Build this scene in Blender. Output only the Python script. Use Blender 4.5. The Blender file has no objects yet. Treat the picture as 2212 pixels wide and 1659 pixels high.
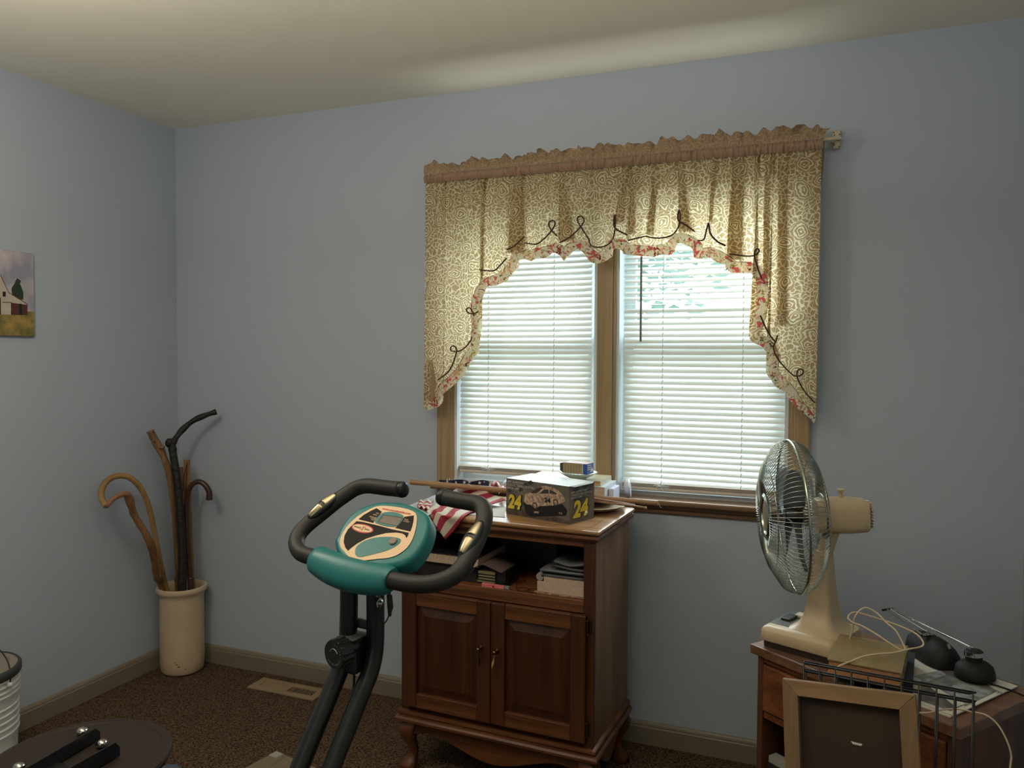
import bpy, bmesh, math, random
from mathutils import Vector, Matrix, noise
PI = math.pi
random.seed(7)
SC = bpy.context.scene
COL = SC.collection

# ---------------------------------------------------------------- camera
FPX, CXP, CYP = 1682.12, 1106.0, 829.5
YAW, PITCH, ROLL = 0.37443, -0.03518, 0.00486
CAMP = Vector((2.758, -2.786, 1.409))
_f = Vector((-math.sin(YAW)*math.cos(PITCH), math.cos(YAW)*math.cos(PITCH), math.sin(PITCH)))
_r = Vector((math.cos(YAW), math.sin(YAW), 0))
_u = _r.cross(_f)
CF = _f
CR = math.cos(ROLL)*_r + math.sin(ROLL)*_u
CU = -math.sin(ROLL)*_r + math.cos(ROLL)*_u
cam_d = bpy.data.cameras.new('camera'); cam_d.sensor_width = 36; cam_d.lens = FPX*36/2212
cam_d.clip_start = .02
cam = bpy.data.objects.new('camera', cam_d); COL.objects.link(cam)
m = Matrix.Identity(4)
for i, v in enumerate((CR, CU, -CF)):
    for k in range(3): m[k][i] = v[k]
for k in range(3): m[k][3] = CAMP[k]
cam.matrix_world = m
SC.camera = cam

# ---------------------------------------------------------------- light and exposure
SC.view_settings.view_transform = 'Standard'
SC.view_settings.look = 'None'
SC.view_settings.gamma = 1
SC.view_settings.use_curve_mapping = False
SC.view_settings.exposure = 0.0
SC.cycles.max_bounces = 10
SC.cycles.diffuse_bounces = 5
SC.cycles.transparent_max_bounces = 24
SC.cycles.use_denoising = True
SC.cycles.sample_clamp_indirect = 6
SC.cycles.caustics_reflective = False
SC.cycles.caustics_refractive = False
w = bpy.data.worlds.new('world'); SC.world = w; w.use_nodes = True
wn = w.node_tree
bg = wn.nodes['Background']
bg.inputs[0].default_value = (0.80, 0.93, 1.0, 1)
bg.inputs[1].default_value = 3.4

def lamp(name, kind, loc, power, color, size=.1, size_y=None, rot=None, target=None, spread=None):
    d = bpy.data.lights.new(name, kind); d.energy = power; d.color = color
    if kind == 'AREA':
        d.size = size
        if size_y: d.shape = 'RECTANGLE'; d.size_y = size_y
        if spread: d.spread = spread
    elif kind == 'SUN': d.angle = size
    else: d.shadow_soft_size = size
    o = bpy.data.objects.new(name, d); COL.objects.link(o); o.location = loc
    if target is not None:
        o.rotation_euler = (Vector(target)-Vector(loc)).to_track_quat('-Z', 'Y').to_euler()
    elif rot: o.rotation_euler = rot
    return o
# ceiling fixture (above and left of the frame), two added fills, daylight on the windows
lamp('ceiling_lamp', 'POINT', (.90, -1.75, 2.06), 16.5, (1.0, .91, .78), .12)
lamp('ceiling_fill', 'AREA', (2.15, -2.1, 1.88), 26, (1.0, .95, .86), 1.3, .5, rot=(math.pi, 0, 0))  # added upward fill that brightens the ceiling and upper walls
lamp('rear_fill', 'AREA', (2.2, -3.75, 1.6), 2, (1.0, .93, .80), .8, 1.6, target=(1.4, 0, 1.3))  # added soft fill from behind the camera
lamp('sky_window', 'AREA', (2.04, 1.3, 2.1), 240, (.90, .96, 1.0), 2.6, 2.0, target=(2.04, 0, 1.4))
# added strip light standing in for sun thrown up by the slats
lamp('slat_bounce_fill', 'AREA', (2.05, -.022, 2.03), .27, (.98, 1.0, .92), 1.35, .012, target=(2.05, -.13, 2.44), spread=math.radians(75))

# ---------------------------------------------------------------- measuring helpers
def ray(x, y): return CF + CR*((x-CXP)/FPX) - CU*((y-CYP)/FPX)
def on(x, y, ax, val):
    d = ray(x, y); return CAMP + d*((val-CAMP[ax])/d[ax])
def dep(x, y, D): return CAMP + ray(x, y)*D
def onp(x, y, P0, n):
    d = ray(x, y); return CAMP + d*((Vector(P0)-CAMP).dot(n)/d.dot(n))

# ---------------------------------------------------------------- materials
MATS = {}
def S(v):  # srgb 0..255 -> linear
    return tuple(((c/255)/12.92 if c/255 <= .04045 else ((c/255+.055)/1.055)**2.4) for c in v)+(1,)
def mat(name, col, rough=.6, metal=0., spec=.5, noise_amt=0., noise_scale=20., bump=0., bump_scale=60., coat=0., transl=0., alpha=None, aniso=None, lin=False, col2=None):
    if name in MATS: return MATS[name]
    m = bpy.data.materials.new(name); m.use_nodes = True; MATS[name] = m
    nt = m.node_tree; b = nt.nodes['Principled BSDF']; L = nt.links
    c = col if lin else S(col); c = tuple(c[:3])+(1,)
    b.inputs['Base Color'].default_value = c
    b.inputs['Roughness'].default_value = rough
    b.inputs['Metallic'].default_value = metal
    b.inputs['Specular IOR Level'].default_value = spec
    b.inputs['Coat Weight'].default_value = coat
    tc = nt.nodes.new('ShaderNodeTexCoord')
    if noise_amt > 0 or col2:
        n = nt.nodes.new('ShaderNodeTexNoise'); n.inputs['Scale'].default_value = noise_scale; n.inputs['Detail'].default_value = 5
        L.new(tc.outputs['Object'], n.inputs['Vector'])
        r = nt.nodes.new('ShaderNodeMix'); r.data_type = 'RGBA'
        c2 = S(col2) if col2 else tuple(max(0, x*(1-noise_amt)) for x in c[:3])+(1,)
        cr = nt.nodes.new('ShaderNodeMapRange'); cr.inputs['From Min'].default_value = .35; cr.inputs['From Max'].default_value = .65
        L.new(n.outputs['Fac'], cr.inputs['Value']); L.new(cr.outputs['Result'], r.inputs['Factor'])
        r.inputs['A'].default_value = c; r.inputs['B'].default_value = c2
        L.new(r.outputs['Result'], b.inputs['Base Color'])
    if bump > 0:
        n2 = nt.nodes.new('ShaderNodeTexNoise'); n2.inputs['Scale'].default_value = bump_scale; n2.inputs['Detail'].default_value = 4
        L.new(tc.outputs['Object'], n2.inputs['Vector'])
        bp = nt.nodes.new('ShaderNodeBump'); bp.inputs['Strength'].default_value = bump; bp.inputs['Distance'].default_value = .01
        L.new(n2.outputs['Fac'], bp.inputs['Height']); L.new(bp.outputs['Normal'], b.inputs['Normal'])
    if transl > 0:
        t = nt.nodes.new('ShaderNodeBsdfTranslucent'); mx = nt.nodes.new('ShaderNodeMixShader'); out = nt.nodes['Material Output']
        t.inputs['Color'].default_value = c
        mx.inputs[0].default_value = transl
        L.new(b.outputs[0], mx.inputs[1]); L.new(t.outputs[0], mx.inputs[2]); L.new(mx.outputs[0], out.inputs['Surface'])
    return m

def wood(name, c1, c2, axis='z', scale=1., rough=.35, bump=.12, rot=0., contrast=1.):
    if name in MATS: return MATS[name]
    m = bpy.data.materials.new(name); m.use_nodes = True; MATS[name] = m
    nt = m.node_tree; b = nt.nodes['Principled BSDF']; L = nt.links
    tc = nt.nodes.new('ShaderNodeTexCoord'); mp = nt.nodes.new('ShaderNodeMapping')
    s = [26*scale]*3; s['xyz'.index(axis)] = 1.6*scale
    mp.inputs['Scale'].default_value = s; mp.inputs['Rotation'].default_value = (0, 0, rot)
    L.new(tc.outputs['Object'], mp.inputs['Vector'])
    n = nt.nodes.new('ShaderNodeTexNoise'); n.inputs['Scale'].default_value = 1.0; n.inputs['Detail'].default_value = 3; n.inputs['Distortion'].default_value = .6
    L.new(mp.outputs[0], n.inputs['Vector'])
    mp2 = nt.nodes.new('ShaderNodeMapping'); s2 = [220*scale]*3; s2['xyz'.index(axis)] = 6*scale
    mp2.inputs['Scale'].default_value = s2; mp2.inputs['Rotation'].default_value = (0, 0, rot); L.new(tc.outputs['Object'], mp2.inputs['Vector'])
    n2 = nt.nodes.new('ShaderNodeTexNoise'); n2.inputs['Scale'].default_value = 1.0; n2.inputs['Detail'].default_value = 2
    L.new(mp2.outputs[0], n2.inputs['Vector'])
    mm = nt.nodes.new('ShaderNodeMath'); mm.operation = 'MULTIPLY_ADD'; mm.inputs[1].default_value = .45; L.new(n2.outputs['Fac'], mm.inputs[0]); L.new(n.outputs['Fac'], mm.inputs[2])
    cr = nt.nodes.new('ShaderNodeValToRGB')
    cr.color_ramp.elements[0].position = .72-.22*contrast; cr.color_ramp.elements[0].color = S(c2)
    cr.color_ramp.elements[1].position = .72+.16*contrast; cr.color_ramp.elements[1].color = S(c1)
    L.new(mm.outputs[0], cr.inputs[0]); L.new(cr.outputs[0], b.inputs['Base Color'])
    b.inputs['Roughness'].default_value = rough
    bp = nt.nodes.new('ShaderNodeBump'); bp.inputs['Strength'].default_value = bump; bp.inputs['Distance'].default_value = .002
    L.new(n2.outputs['Fac'], bp.inputs['Height']); L.new(bp.outputs['Normal'], b.inputs['Normal'])
    return m

# ---------------------------------------------------------------- mesh builder
def frame_of(d):
    d = d.normalized(); a = Vector((0, 0, 1)) if abs(d.z) < .95 else Vector((1, 0, 0))
    x = d.cross(a).normalized(); y = d.cross(x).normalized(); return x, y
def catmull(pts, n=8, closed=False):
    P = [Vector(p) for p in pts]; out = []; N = len(P)
    if closed: rng = range(N)
    else: rng = range(N-1)
    for i in rng:
        p0 = P[(i-1) % N] if (closed or i > 0) else P[0]*2-P[1]
        p1 = P[i]; p2 = P[(i+1) % N]; p3 = P[(i+2) % N] if (closed or i+2 < N) else P[-1]*2-P[-2]
        for k in range(n):
            t = k/n
            out.append(.5*((2*p1)+(p2-p0)*t+(2*p0-5*p1+4*p2-p3)*t*t+(3*p1-p0-3*p2+p3)*t**3))
    if not closed: out.append(P[-1])
    return out
def lerpl(vals, t):
    x = t*(len(vals)-1); i = min(int(x), len(vals)-2); f = x-i
    return vals[i]*(1-f)+vals[i+1]*f
class MB:
    def __init__(s): s.bm = bmesh.new(); s.mi = 0
    def _f(s, vs):
        try:
            f = s.bm.faces.new(vs); f.material_index = s.mi; return f
        except ValueError: return None
    def box(s, c, size, M=None):
        c = Vector(c); hx, hy, hz = [v/2 for v in size]
        vs = []
        for dz in (-hz, hz):
            for dx, dy in ((-hx, -hy), (hx, -hy), (hx, hy), (-hx, hy)):
                p = c+Vector((dx, dy, dz)); vs.append(s.bm.verts.new(M @ p if M else p))
        for q in ((3, 2, 1, 0), (4, 5, 6, 7), (0, 1, 5, 4), (1, 2, 6, 5), (2, 3, 7, 6), (3, 0, 4, 7)): s._f([vs[i] for i in q])
        return s
    def bx(s, x0, x1, y0, y1, z0, z1, M=None):
        return s.box(((x0+x1)/2, (y0+y1)/2, (z0+z1)/2), (abs(x1-x0), abs(y1-y0), abs(z1-z0)), M)
    def rings(s, R, cap=True, closed=False, loop=True):
        V = [[s.bm.verts.new(p) for p in r] for r in R]; n = len(V[0])
        pairs = list(zip(V, V[1:]))+([(V[-1], V[0])] if closed else [])
        for a, b in pairs:
            for i in range(n if loop else n-1):
                j = (i+1) % n; s._f([a[i], a[j], b[j], b[i]])
        if cap and not closed and loop:
            s._f(list(reversed(V[0]))); s._f(V[-1])
        return s
    def tube(s, pts, r, n=10, closed=False, cap=True, flat=1., up=None):
        P = [Vector(p) for p in pts]; N = len(P); R = []; px = None
        for i, p in enumerate(P):
            if closed: d = P[(i+1) % N]-P[i-1]
            else: d = P[min(i+1, N-1)]-P[max(i-1, 0)]
            if d.length < 1e-9: d = Vector((0, 0, 1))
            d.normalize()
            if px is None: px = (Vector(up).cross(d).normalized() if up is not None else frame_of(d)[0])
            px = (px-d*px.dot(d)).normalized(); py = d.cross(px)
            rr = r(i/(N-1 if not closed else N)) if callable(r) else (lerpl(r, i/(N-1)) if isinstance(r, (list, tuple)) else r)
            R.append([p+px*(rr*math.cos(2*PI*k/n))+py*(rr*flat*math.sin(2*PI*k/n)) for k in range(n)])
        return s.rings(R, cap, closed)
    def cyl(s, p0, p1, r0, r1=None, n=16): return s.tube([p0, p1], [r0, r0 if r1 is None else r1], n)
    def lathe(s, prof, origin=(0, 0, 0), axis=(0, 0, 1), n=32, cap=True, sx=1.):
        o = Vector(origin); a = Vector(axis).normalized(); x, y = frame_of(a)
        return s.rings([[o+a*h+x*(r*sx*math.cos(2*PI*k/n))+y*(r*math.sin(2*PI*k/n)) for k in range(n)] for r, h in prof], cap)
    def prism(s, poly, off):
        off = Vector(off); a = [s.bm.verts.new(Vector(p)) for p in poly]; b = [s.bm.verts.new(Vector(p)+off) for p in poly]; n = len(a)
        s._f(a); s._f(list(reversed(b)))
        for i in range(n): s._f([a[i], b[i], b[(i+1) % n], a[(i+1) % n]])
        return s
    def poly(s, P): s._f([s.bm.verts.new(Vector(p)) for p in P]); return s
    def grid(s, G, uv=False):
        V = [[s.bm.verts.new(Vector(p)) for p in r] for r in G]
        uvl = s.bm.loops.layers.uv.verify() if uv else None
        nr, nc = len(V), len(V[0])
        for i in range(nr-1):
            for j in range(nc-1):
                f = s._f([V[i][j], V[i][j+1], V[i+1][j+1], V[i+1][j]])
                if f and uvl:
                    for lp, (a, b) in zip(f.loops, ((i, j), (i, j+1), (i+1, j+1), (i+1, j))): lp[uvl].uv = (b/(nc-1), a/(nr-1))
        return s
    def ball(s, c, r, n=16, m=10, sc=(1, 1, 1)):
        R = []
        for i in range(1, m):
            t = PI*i/m
            R.append([Vector(c)+Vector((r*sc[0]*math.sin(t)*math.cos(2*PI*k/n), r*sc[1]*math.sin(t)*math.sin(2*PI*k/n), r*sc[2]*math.cos(t))) for k in range(n)])
        return s.rings(R)
    def build(s, name, mats, parent=None, smooth=False, bevel=0, seg=2, fix=True, solid=0, autos=None, label=None, subd=0):
        if fix: bmesh.ops.recalc_face_normals(s.bm, faces=s.bm.faces[:])
        if smooth:
            for f in s.bm.faces: f.smooth = True
        co = [v.co for v in s.bm.verts]
        c = Vector([(min(p[k] for p in co)+max(p[k] for p in co))/2 for k in range(3)])
        for v in s.bm.verts: v.co -= c
        me = bpy.data.meshes.new(name); s.bm.to_mesh(me); s.bm.free()
        if not isinstance(mats, (list, tuple)): mats = [mats]
        for m_ in mats: me.materials.append(m_)
        if smooth and autos: me.set_sharp_from_angle(angle=math.radians(autos))
        o = bpy.data.objects.new(name, me); COL.objects.link(o); o.location = c
        if parent is not None: o.parent = parent; o.matrix_parent_inverse = wm(parent).inverted()
        if solid:
            md = o.modifiers.new('solid', 'SOLIDIFY'); md.thickness = solid; md.offset = 0
        if bevel:
            md = o.modifiers.new('bevel', 'BEVEL'); md.width = bevel; md.segments = seg; md.limit_method = 'ANGLE'; md.angle_limit = math.radians(38)
        if subd:
            md = o.modifiers.new('subd', 'SUBSURF'); md.levels = subd; md.render_levels = subd
        if label: o['label'] = label
        return o
def wm(o):
    mt = Matrix.LocRotScale(o.location, o.rotation_euler, o.scale)
    if o.parent: return wm(o.parent) @ o.matrix_parent_inverse @ mt
    return mt
def thing(name, label, cat, loc=(0, 0, 0), group=None):
    o = bpy.data.objects.new(name, None); COL.objects.link(o); o.location = loc; o.empty_display_size = .05
    return tag(o, label, cat, group)
def tag(o, label, cat, group=None, kind=None):
    o['label'] = label; o['category'] = cat
    if group: o['group'] = group
    if kind: o['kind'] = kind
    return o
def struct(o): o['kind'] = 'structure'; return o

def text(body, name, P0, ex, ey, h, mt, parent, width=None, thick=.0003, shear=0., bold=0., label=None):
    """flat lettering lying in the plane ex, ey with its baseline start at P0; h = cap height"""
    cu = bpy.data.curves.new(name, 'FONT'); cu.body = body; cu.size = 1.0; cu.shear = shear; cu.offset = bold; cu.resolution_u = 3
    tmp = bpy.data.objects.new('t', cu); COL.objects.link(tmp); bpy.context.view_layer.update()
    me = bpy.data.meshes.new_from_object(tmp.evaluated_get(bpy.context.evaluated_depsgraph_get()))
    bpy.data.objects.remove(tmp); bpy.data.curves.remove(cu)
    xs = [v.co.x for v in me.vertices]
    wd = max(xs)-min(xs); sy = h/.70; sx = sy if width is None else width/wd
    ex = Vector(ex).normalized(); ey = Vector(ey).normalized(); n = ex.cross(ey).normalized(); x0 = min(xs)
    mb = MB(); mb.bm.from_mesh(me); bpy.data.meshes.remove(me)
    for v in mb.bm.verts: v.co = Vector(P0)+ex*((v.co.x-x0)*sx)+ey*(v.co.y*sy)+n*thick
    return mb.build(name, mt, parent, fix=False, label=label)

# ================================================================= ROOM
W, DP, H = 3.356, 3.95, 2.44
paint = mat('blue_grey_paint', (177, 186, 198), .62, spec=.35, bump=.05, bump_scale=220)
ceilm = mat('ceiling_paint', (236, 231, 212), .5, spec=.35, bump=.45, bump_scale=3.2)
basem = mat('baseboard_paint', (130, 119, 103), .45)
casm = wood('tan_stained_casing', (172, 148, 112), (132, 108, 76), 'z', .5, .32, .05, contrast=1.3)
casmx = wood('tan_stained_stool', (140, 108, 78), (92, 66, 46), 'x', .5, .3, .05, contrast=1.3)
def carpet():
    m = bpy.data.materials.new('carpet'); m.use_nodes = True; nt = m.node_tree; b = nt.nodes['Principled BSDF']; L = nt.links
    tc = nt.nodes.new('ShaderNodeTexCoord')
    v = nt.nodes.new('ShaderNodeTexVoronoi'); v.inputs['Scale'].default_value = 150; L.new(tc.outputs['Object'], v.inputs['Vector'])
    n = nt.nodes.new('ShaderNodeTexNoise'); n.inputs['Scale'].default_value = 165; n.inputs['Detail'].default_value = 2; L.new(tc.outputs['Object'], n.inputs['Vector'])
    cr = nt.nodes.new('ShaderNodeValToRGB'); e = cr.color_ramp.elements
    e[0].position = .36; e[0].color = S((44, 31, 21)); e[1].position = .62; e[1].color = S((112, 92, 72))
    L.new(n.outputs['Fac'], cr.inputs[0]); L.new(cr.outputs[0], b.inputs['Base Color'])
    b.inputs['Roughness'].default_value = .95; b.inputs['Specular IOR Level'].default_value = .1
    bp = nt.nodes.new('ShaderNodeBump'); bp.inputs['Strength'].default_value = .9; bp.inputs['Distance'].default_value = .006
    L.new(n.outputs['Fac'], bp.inputs['Height']); L.new(bp.outputs[0], b.inputs['Normal'])
    return m
struct(MB().bx(-.1, W+.1, -DP-.1, .12, -.1, 0).build('floor', carpet()))
struct(MB().bx(-.1, W+.1, -DP-.1, .12, H, H+.1).build('ceiling', ceilm))
struct(MB().bx(-.1, 0, -DP-.1, .12, 0, H).build('wall_left', paint))
struct(MB().bx(W, W+.1, -DP-.1, .12, 0, H).build('wall_right', paint))
struct(MB().bx(0, W, -DP-.1, -DP, 0, H).build('wall_front', paint))
WX0, WX1, WZ0, WZ1 = 1.418, 2.668, .900, 2.035      # window opening
b = MB(); b.bx(0, WX0, 0, .12, 0, H); b.bx(WX1, W, 0, .12, 0, H); b.bx(WX0, WX1, 0, .12, 0, WZ0-.02); b.bx(WX0, WX1, 0, .12, WZ1, H)
struct(b.build('wall_back', paint))
def board(name, p0, p1, nrm):
    """baseboard with a moulded cap, run from p0 to p1, face towards nrm"""
    p0 = Vector(p0); p1 = Vector(p1); n = Vector(nrm); z = Vector((0, 0, 1))
    prof = [(0, 0), (.012, 0), (.012, .062), (.0095, .066), (.0095, .070), (.0075, .076), (.004, .081), (0, .083)]
    R = [[p+n*a+z*h for a, h in prof] for p in (p0, p1)]
    return struct(MB().rings(R).build(name, basem))
board('baseboard_left', (0, -DP, 0), (0, 0, 0), (1, 0, 0))
board('baseboard_back', (.012, 0, 0), (W-.012, 0, 0), (0, -1, 0))
board('baseboard_right', (W, -DP, 0), (W, 0, 0), (-1, 0, 0))

# ---------------------------------------------------------------- window (casing, mullion, stool, apron, sashes, panes)
vinyl = mat('white_vinyl', (214, 222, 226), .4)
def paneglass():
    m = bpy.data.materials.new('pane_glass'); m.use_nodes = True; nt = m.node_tree; nt.nodes.remove(nt.nodes['Principled BSDF'])
    t = nt.nodes.new('ShaderNodeBsdfTransparent'); g = nt.nodes.new('ShaderNodeBsdfGlossy'); g.inputs['Roughness'].default_value = .02
    t.inputs[0].default_value = (.93, .96, .96, 1); mx = nt.nodes.new('ShaderNodeMixShader'); mx.inputs[0].default_value = .06
    nt.links.new(t.outputs[0], mx.inputs[1]); nt.links.new(g.outputs[0], mx.inputs[2]); nt.links.new(mx.outputs[0], nt.nodes['Material Output'].inputs[0]); return m
paneg = paneglass()
win = thing('window_1', 'double window with tan stained wooden casing, behind a floral valance', 'window', (2.04, 0, .9)); win['kind'] = 'structure'
def casing(x0, x1, z0, z1, name='casing'):
    b = MB(); w_ = x1-x0; s = 1 if x1 < 2.0 else -1
    xo, xi = (x0, x1) if s > 0 else (x1, x0)
    P = [(0, 0), (0, .020), (.004, .022), (.014, .020), (.017, .014), (.022, .012), (.044, .012), (.048, .008), (.054, .008), (.058, .006), (.065, .005), (.065, 0)]
    R = [[Vector((xo+s*a*w_/.065, -d, z)) for a, d in P] for z in (z0, z1)]
    return b.rings(R).build(name, casm, win)
casing(1.352, 1.418, .905, 2.10, 'casing')
casing(2.668, 2.736, .905, 2.10, 'casing')
MB().bx(1.352, 2.736, -.018, 0, 2.035, 2.10).build('head_casing', casmx, win, bevel=.003)
b = MB(); b.bx(2.008, 2.060, -.014, .10, .905, 2.035); b.bx(2.060, 2.070, -.009, .10, .905, 2.035); b.bx(2.000, 2.008, -.009, .10, .905, 2.035)
b.build('mullion', casm, win, bevel=.0015)
b = MB(); b.bx(1.332, 2.756, -.048, .10, .884, .903)
b.build('window_stool', casmx, win, bevel=.006, seg=3)
P = [(0, .848), (.008, .848), (.012, .853), (.012, .862), (.016, .868), (.016, .880), (.010, .884), (0, .884)]
MB().rings([[Vector((x, -d, z)) for d, z in P] for x in (1.352, 2.736)]).build('apron', casmx, win)
for x0, x1 in ((1.418, 2.000), (2.070, 2.668)):
    b = MB()   # jamb liner, head and sill
    b.bx(x0, x0+.012, .0, .11, .903, 2.035); b.bx(x1-.012, x1, .0, .11, .903, 2.035); b.bx(x0, x1, .0, .11, 2.023, 2.035); b.bx(x0, x1, .045, .12, .903, .917)
    b.build('jamb_liner', vinyl, win)
    f = MB(); zm = 1.46
    for (z0, z1, y) in ((.917, zm+.02, .062), (zm-.02, 2.023, .088)):
        f.bx(x0+.012, x0+.052, y, y+.024, z0, z1); f.bx(x1-.052, x1-.012, y, y+.024, z0, z1)
        f.bx(x0+.052, x1-.052, y, y+.024, z0, z0+.045); f.bx(x0+.052, x1-.052, y, y+.024, z1-.04, z1)
    sash = f.build('sash', vinyl, win)
    g = MB(); g.bx(x0+.052, x1-.052, .073, .075, .96, zm-.02); g.bx(x0+.052, x1-.052, .099, .101, zm+.02, 1.985)
    g.build('pane', paneg, sash)

# ---------------------------------------------------------------- blinds
def slatmat():
    m = bpy.data.materials.new('slat_plastic'); m.use_nodes = True; nt = m.node_tree; b = nt.nodes['Principled BSDF']; L = nt.links
    b.inputs['Base Color'].default_value = S((232, 234, 230)); b.inputs['Roughness'].default_value = .35
    t = nt.nodes.new('ShaderNodeBsdfTranslucent'); t.inputs[0].default_value = S((232, 236, 234)); mx = nt.nodes.new('ShaderNodeMixShader'); mx.inputs[0].default_value = .20
    L.new(b.outputs[0], mx.inputs[1]); L.new(t.outputs[0], mx.inputs[2]); L.new(mx.outputs[0], nt.nodes['Material Output'].inputs[0]); return m
slatm = slatmat()
cordm = mat('blind_cord', (196, 200, 196), .7)
railm = mat('blind_rail', (206, 196, 184), .45)
def blind(x0, x1, zbot, label, tiltf, cords, flat_slat=None):
    t = thing('window_blind', label, 'blind', ((x0+x1)/2, .028, zbot), 'blinds of the double window')
    Y = .028; top = 2.018; pitch = .0214
    MB().bx(x0, x1, Y-.014, Y+.014, top-.026, top).build('headrail', railm, t, bevel=.002)
    b = MB(); z = top-.034; i = 0
    while z > zbot+.030:
        th = math.radians(tiltf(z, i)); wd = .025; ns = 6; G = []
        for k in range(ns+1):
            s = (k/ns-.5)*wd; bow = .0022*(1-(2*k/ns-1)**2)
            dy = s*math.cos(th)-bow*math.sin(th)*(1 if th > 0 else -1); dz = s*math.sin(th)*(-1)
            dz += bow*math.cos(th)
            G.append([(x0+.002+random.uniform(-.0006, .0006), Y+dy, z+dz+.0009*math.sin(i*2.3)), ((x0+x1)/2, Y+dy, z+dz), (x1-.002, Y+dy, z+dz+.0009*math.cos(i*1.7))])
        # a thin slat of real thickness
        nrm = Vector((0, math.sin(th), math.cos(th)))*.0005
        top_ = [[Vector(p)+nrm for p in r] for r in G]; bot_ = [[Vector(p)-nrm for p in r] for r in G]
        b.grid(top_); b.grid([list(reversed(r)) for r in bot_])
        z -= pitch; i += 1
    b.build('slats', slatm, t, smooth=True, fix=False)
    b = MB()
    for k in range(5): b.bx(x0+.002, x1-.002, Y-.0125, Y+.0125, zbot+.014+k*.0026, zbot+.0152+k*.0026)
    b.build('resting_slats', railm, t)
    MB().bx(x0+.001, x1-.001, Y-.013, Y+.013, zbot, zbot+.012).build('bottom_rail', railm, t, bevel=.003)
    b = MB()
    for cx in cords:
        for dy in (-.0135, .0135):
            b.tube([(cx+(.001 if dy > 0 else -.001), Y+dy, top-.02), (cx, Y+dy, zbot+.01)], .0006, 5)
        z = top-.034
        while z > zbot+.03:
            b.tube([(cx-.002, Y-.0145, z-.004), (cx+.003, Y-.0145, z+.006)], .0011, 5); z -= pitch
    b.build('ladder_cord', cordm, t)
    return t
cl = [on(1055, 800, 1, .015).x, on(1196, 800, 1, .015).x]
cr_ = [on(1431, 800, 1, .015).x, on(1604, 800, 1, .015).x]
bl = blind(1.432, 1.974, .948, 'narrower white slatted blind of the left window sash, its rail lifted off the sill', lambda z, i: -(57-13*max(0, 1.12-z)/.16), cl)
def rt(z, i):
    if i == 18: return -4
    if z > 1.62: return -33
    return -(33+min(1, (1.62-z)/.12)*24) if z > 1.08 else -48
br = blind(2.092, 2.658, .925, 'wider white slatted blind of the right window sash, with a grey tilt wand', rt, cr_)
p0 = on(1385.5, 540, 1, .0); p1 = on(1383.5, 738, 1, .0)
MB().tube([(p0.x, .006, 2.0), (p0.x, .002, p0.z), (p1.x, .002, p1.z)], .0040, 8).build('tilt_wand', mat('grey_wand', (118, 112, 104), .4), br)
clearp = mat('clear_plastic', (225, 230, 232), .12, transl=.4)
for par, cx, zz in ((bl, cl[0], .965), (br, cr_[0], .940)):
    b = MB(); c = Vector((cx+.004, .006, zz+.006))
    for k in range(7):
        a = k*.9; b.tube(catmull([c, c+Vector((.02*math.cos(a), -.004, .008*math.sin(a))), c+Vector((.03*math.cos(a+.4), -.002, .010*math.sin(a+.5)))], 4), .0008, 5)
    b.tube([c, c+Vector((.004, -.002, -.014)), c+Vector((.009, -.002, -.024))], .0009, 5)
    b.build('cord_tangle', clearp, par)

# ---------------------------------------------------------------- curtain rod and valance
plast = mat('ivory_plastic', (206, 190, 168), .5)
rod = thing('curtain_rod', 'curtain rod of the valance, its ivory plastic wall bracket bare at the right end', 'curtain rod', (2.05, -.06, 2.105))
MB().tube(catmull([(1.402, -.004, 2.105), (1.400, -.05, 2.105), (1.406, -.076, 2.105), (1.44, -.082, 2.105), (2.70, -.082, 2.105), (2.765, -.076, 2.108), (2.789, -.045, 2.112), (2.793, -.004, 2.112)], 5), .009, 8, flat=.5, up=(0, 0, 1)).build('rod', plast, rod)
b = MB(); b.box((2.800, -.014, 2.132), (.026, .026, .034)); b.box((2.801, -.011, 2.104), (.022, .018, .026))
brk = b.build('wall_bracket', plast, rod, bevel=.003)
b = MB()
for dx, dz in ((-.008, .013), (-.006, .004), (.009, .005), (.008, -.014), (-.007, -.028), (.008, -.034)): b.cyl((2.800+dx, -.024, 2.128+dz), (2.800+dx, -.030, 2.128+dz), .0016, n=8)
b.build('bracket_hole', mat('dark_bracket_hole', (30, 26, 24), .5), brk)  # small dark holes of the bracket, drawn as short dark pegs

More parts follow.
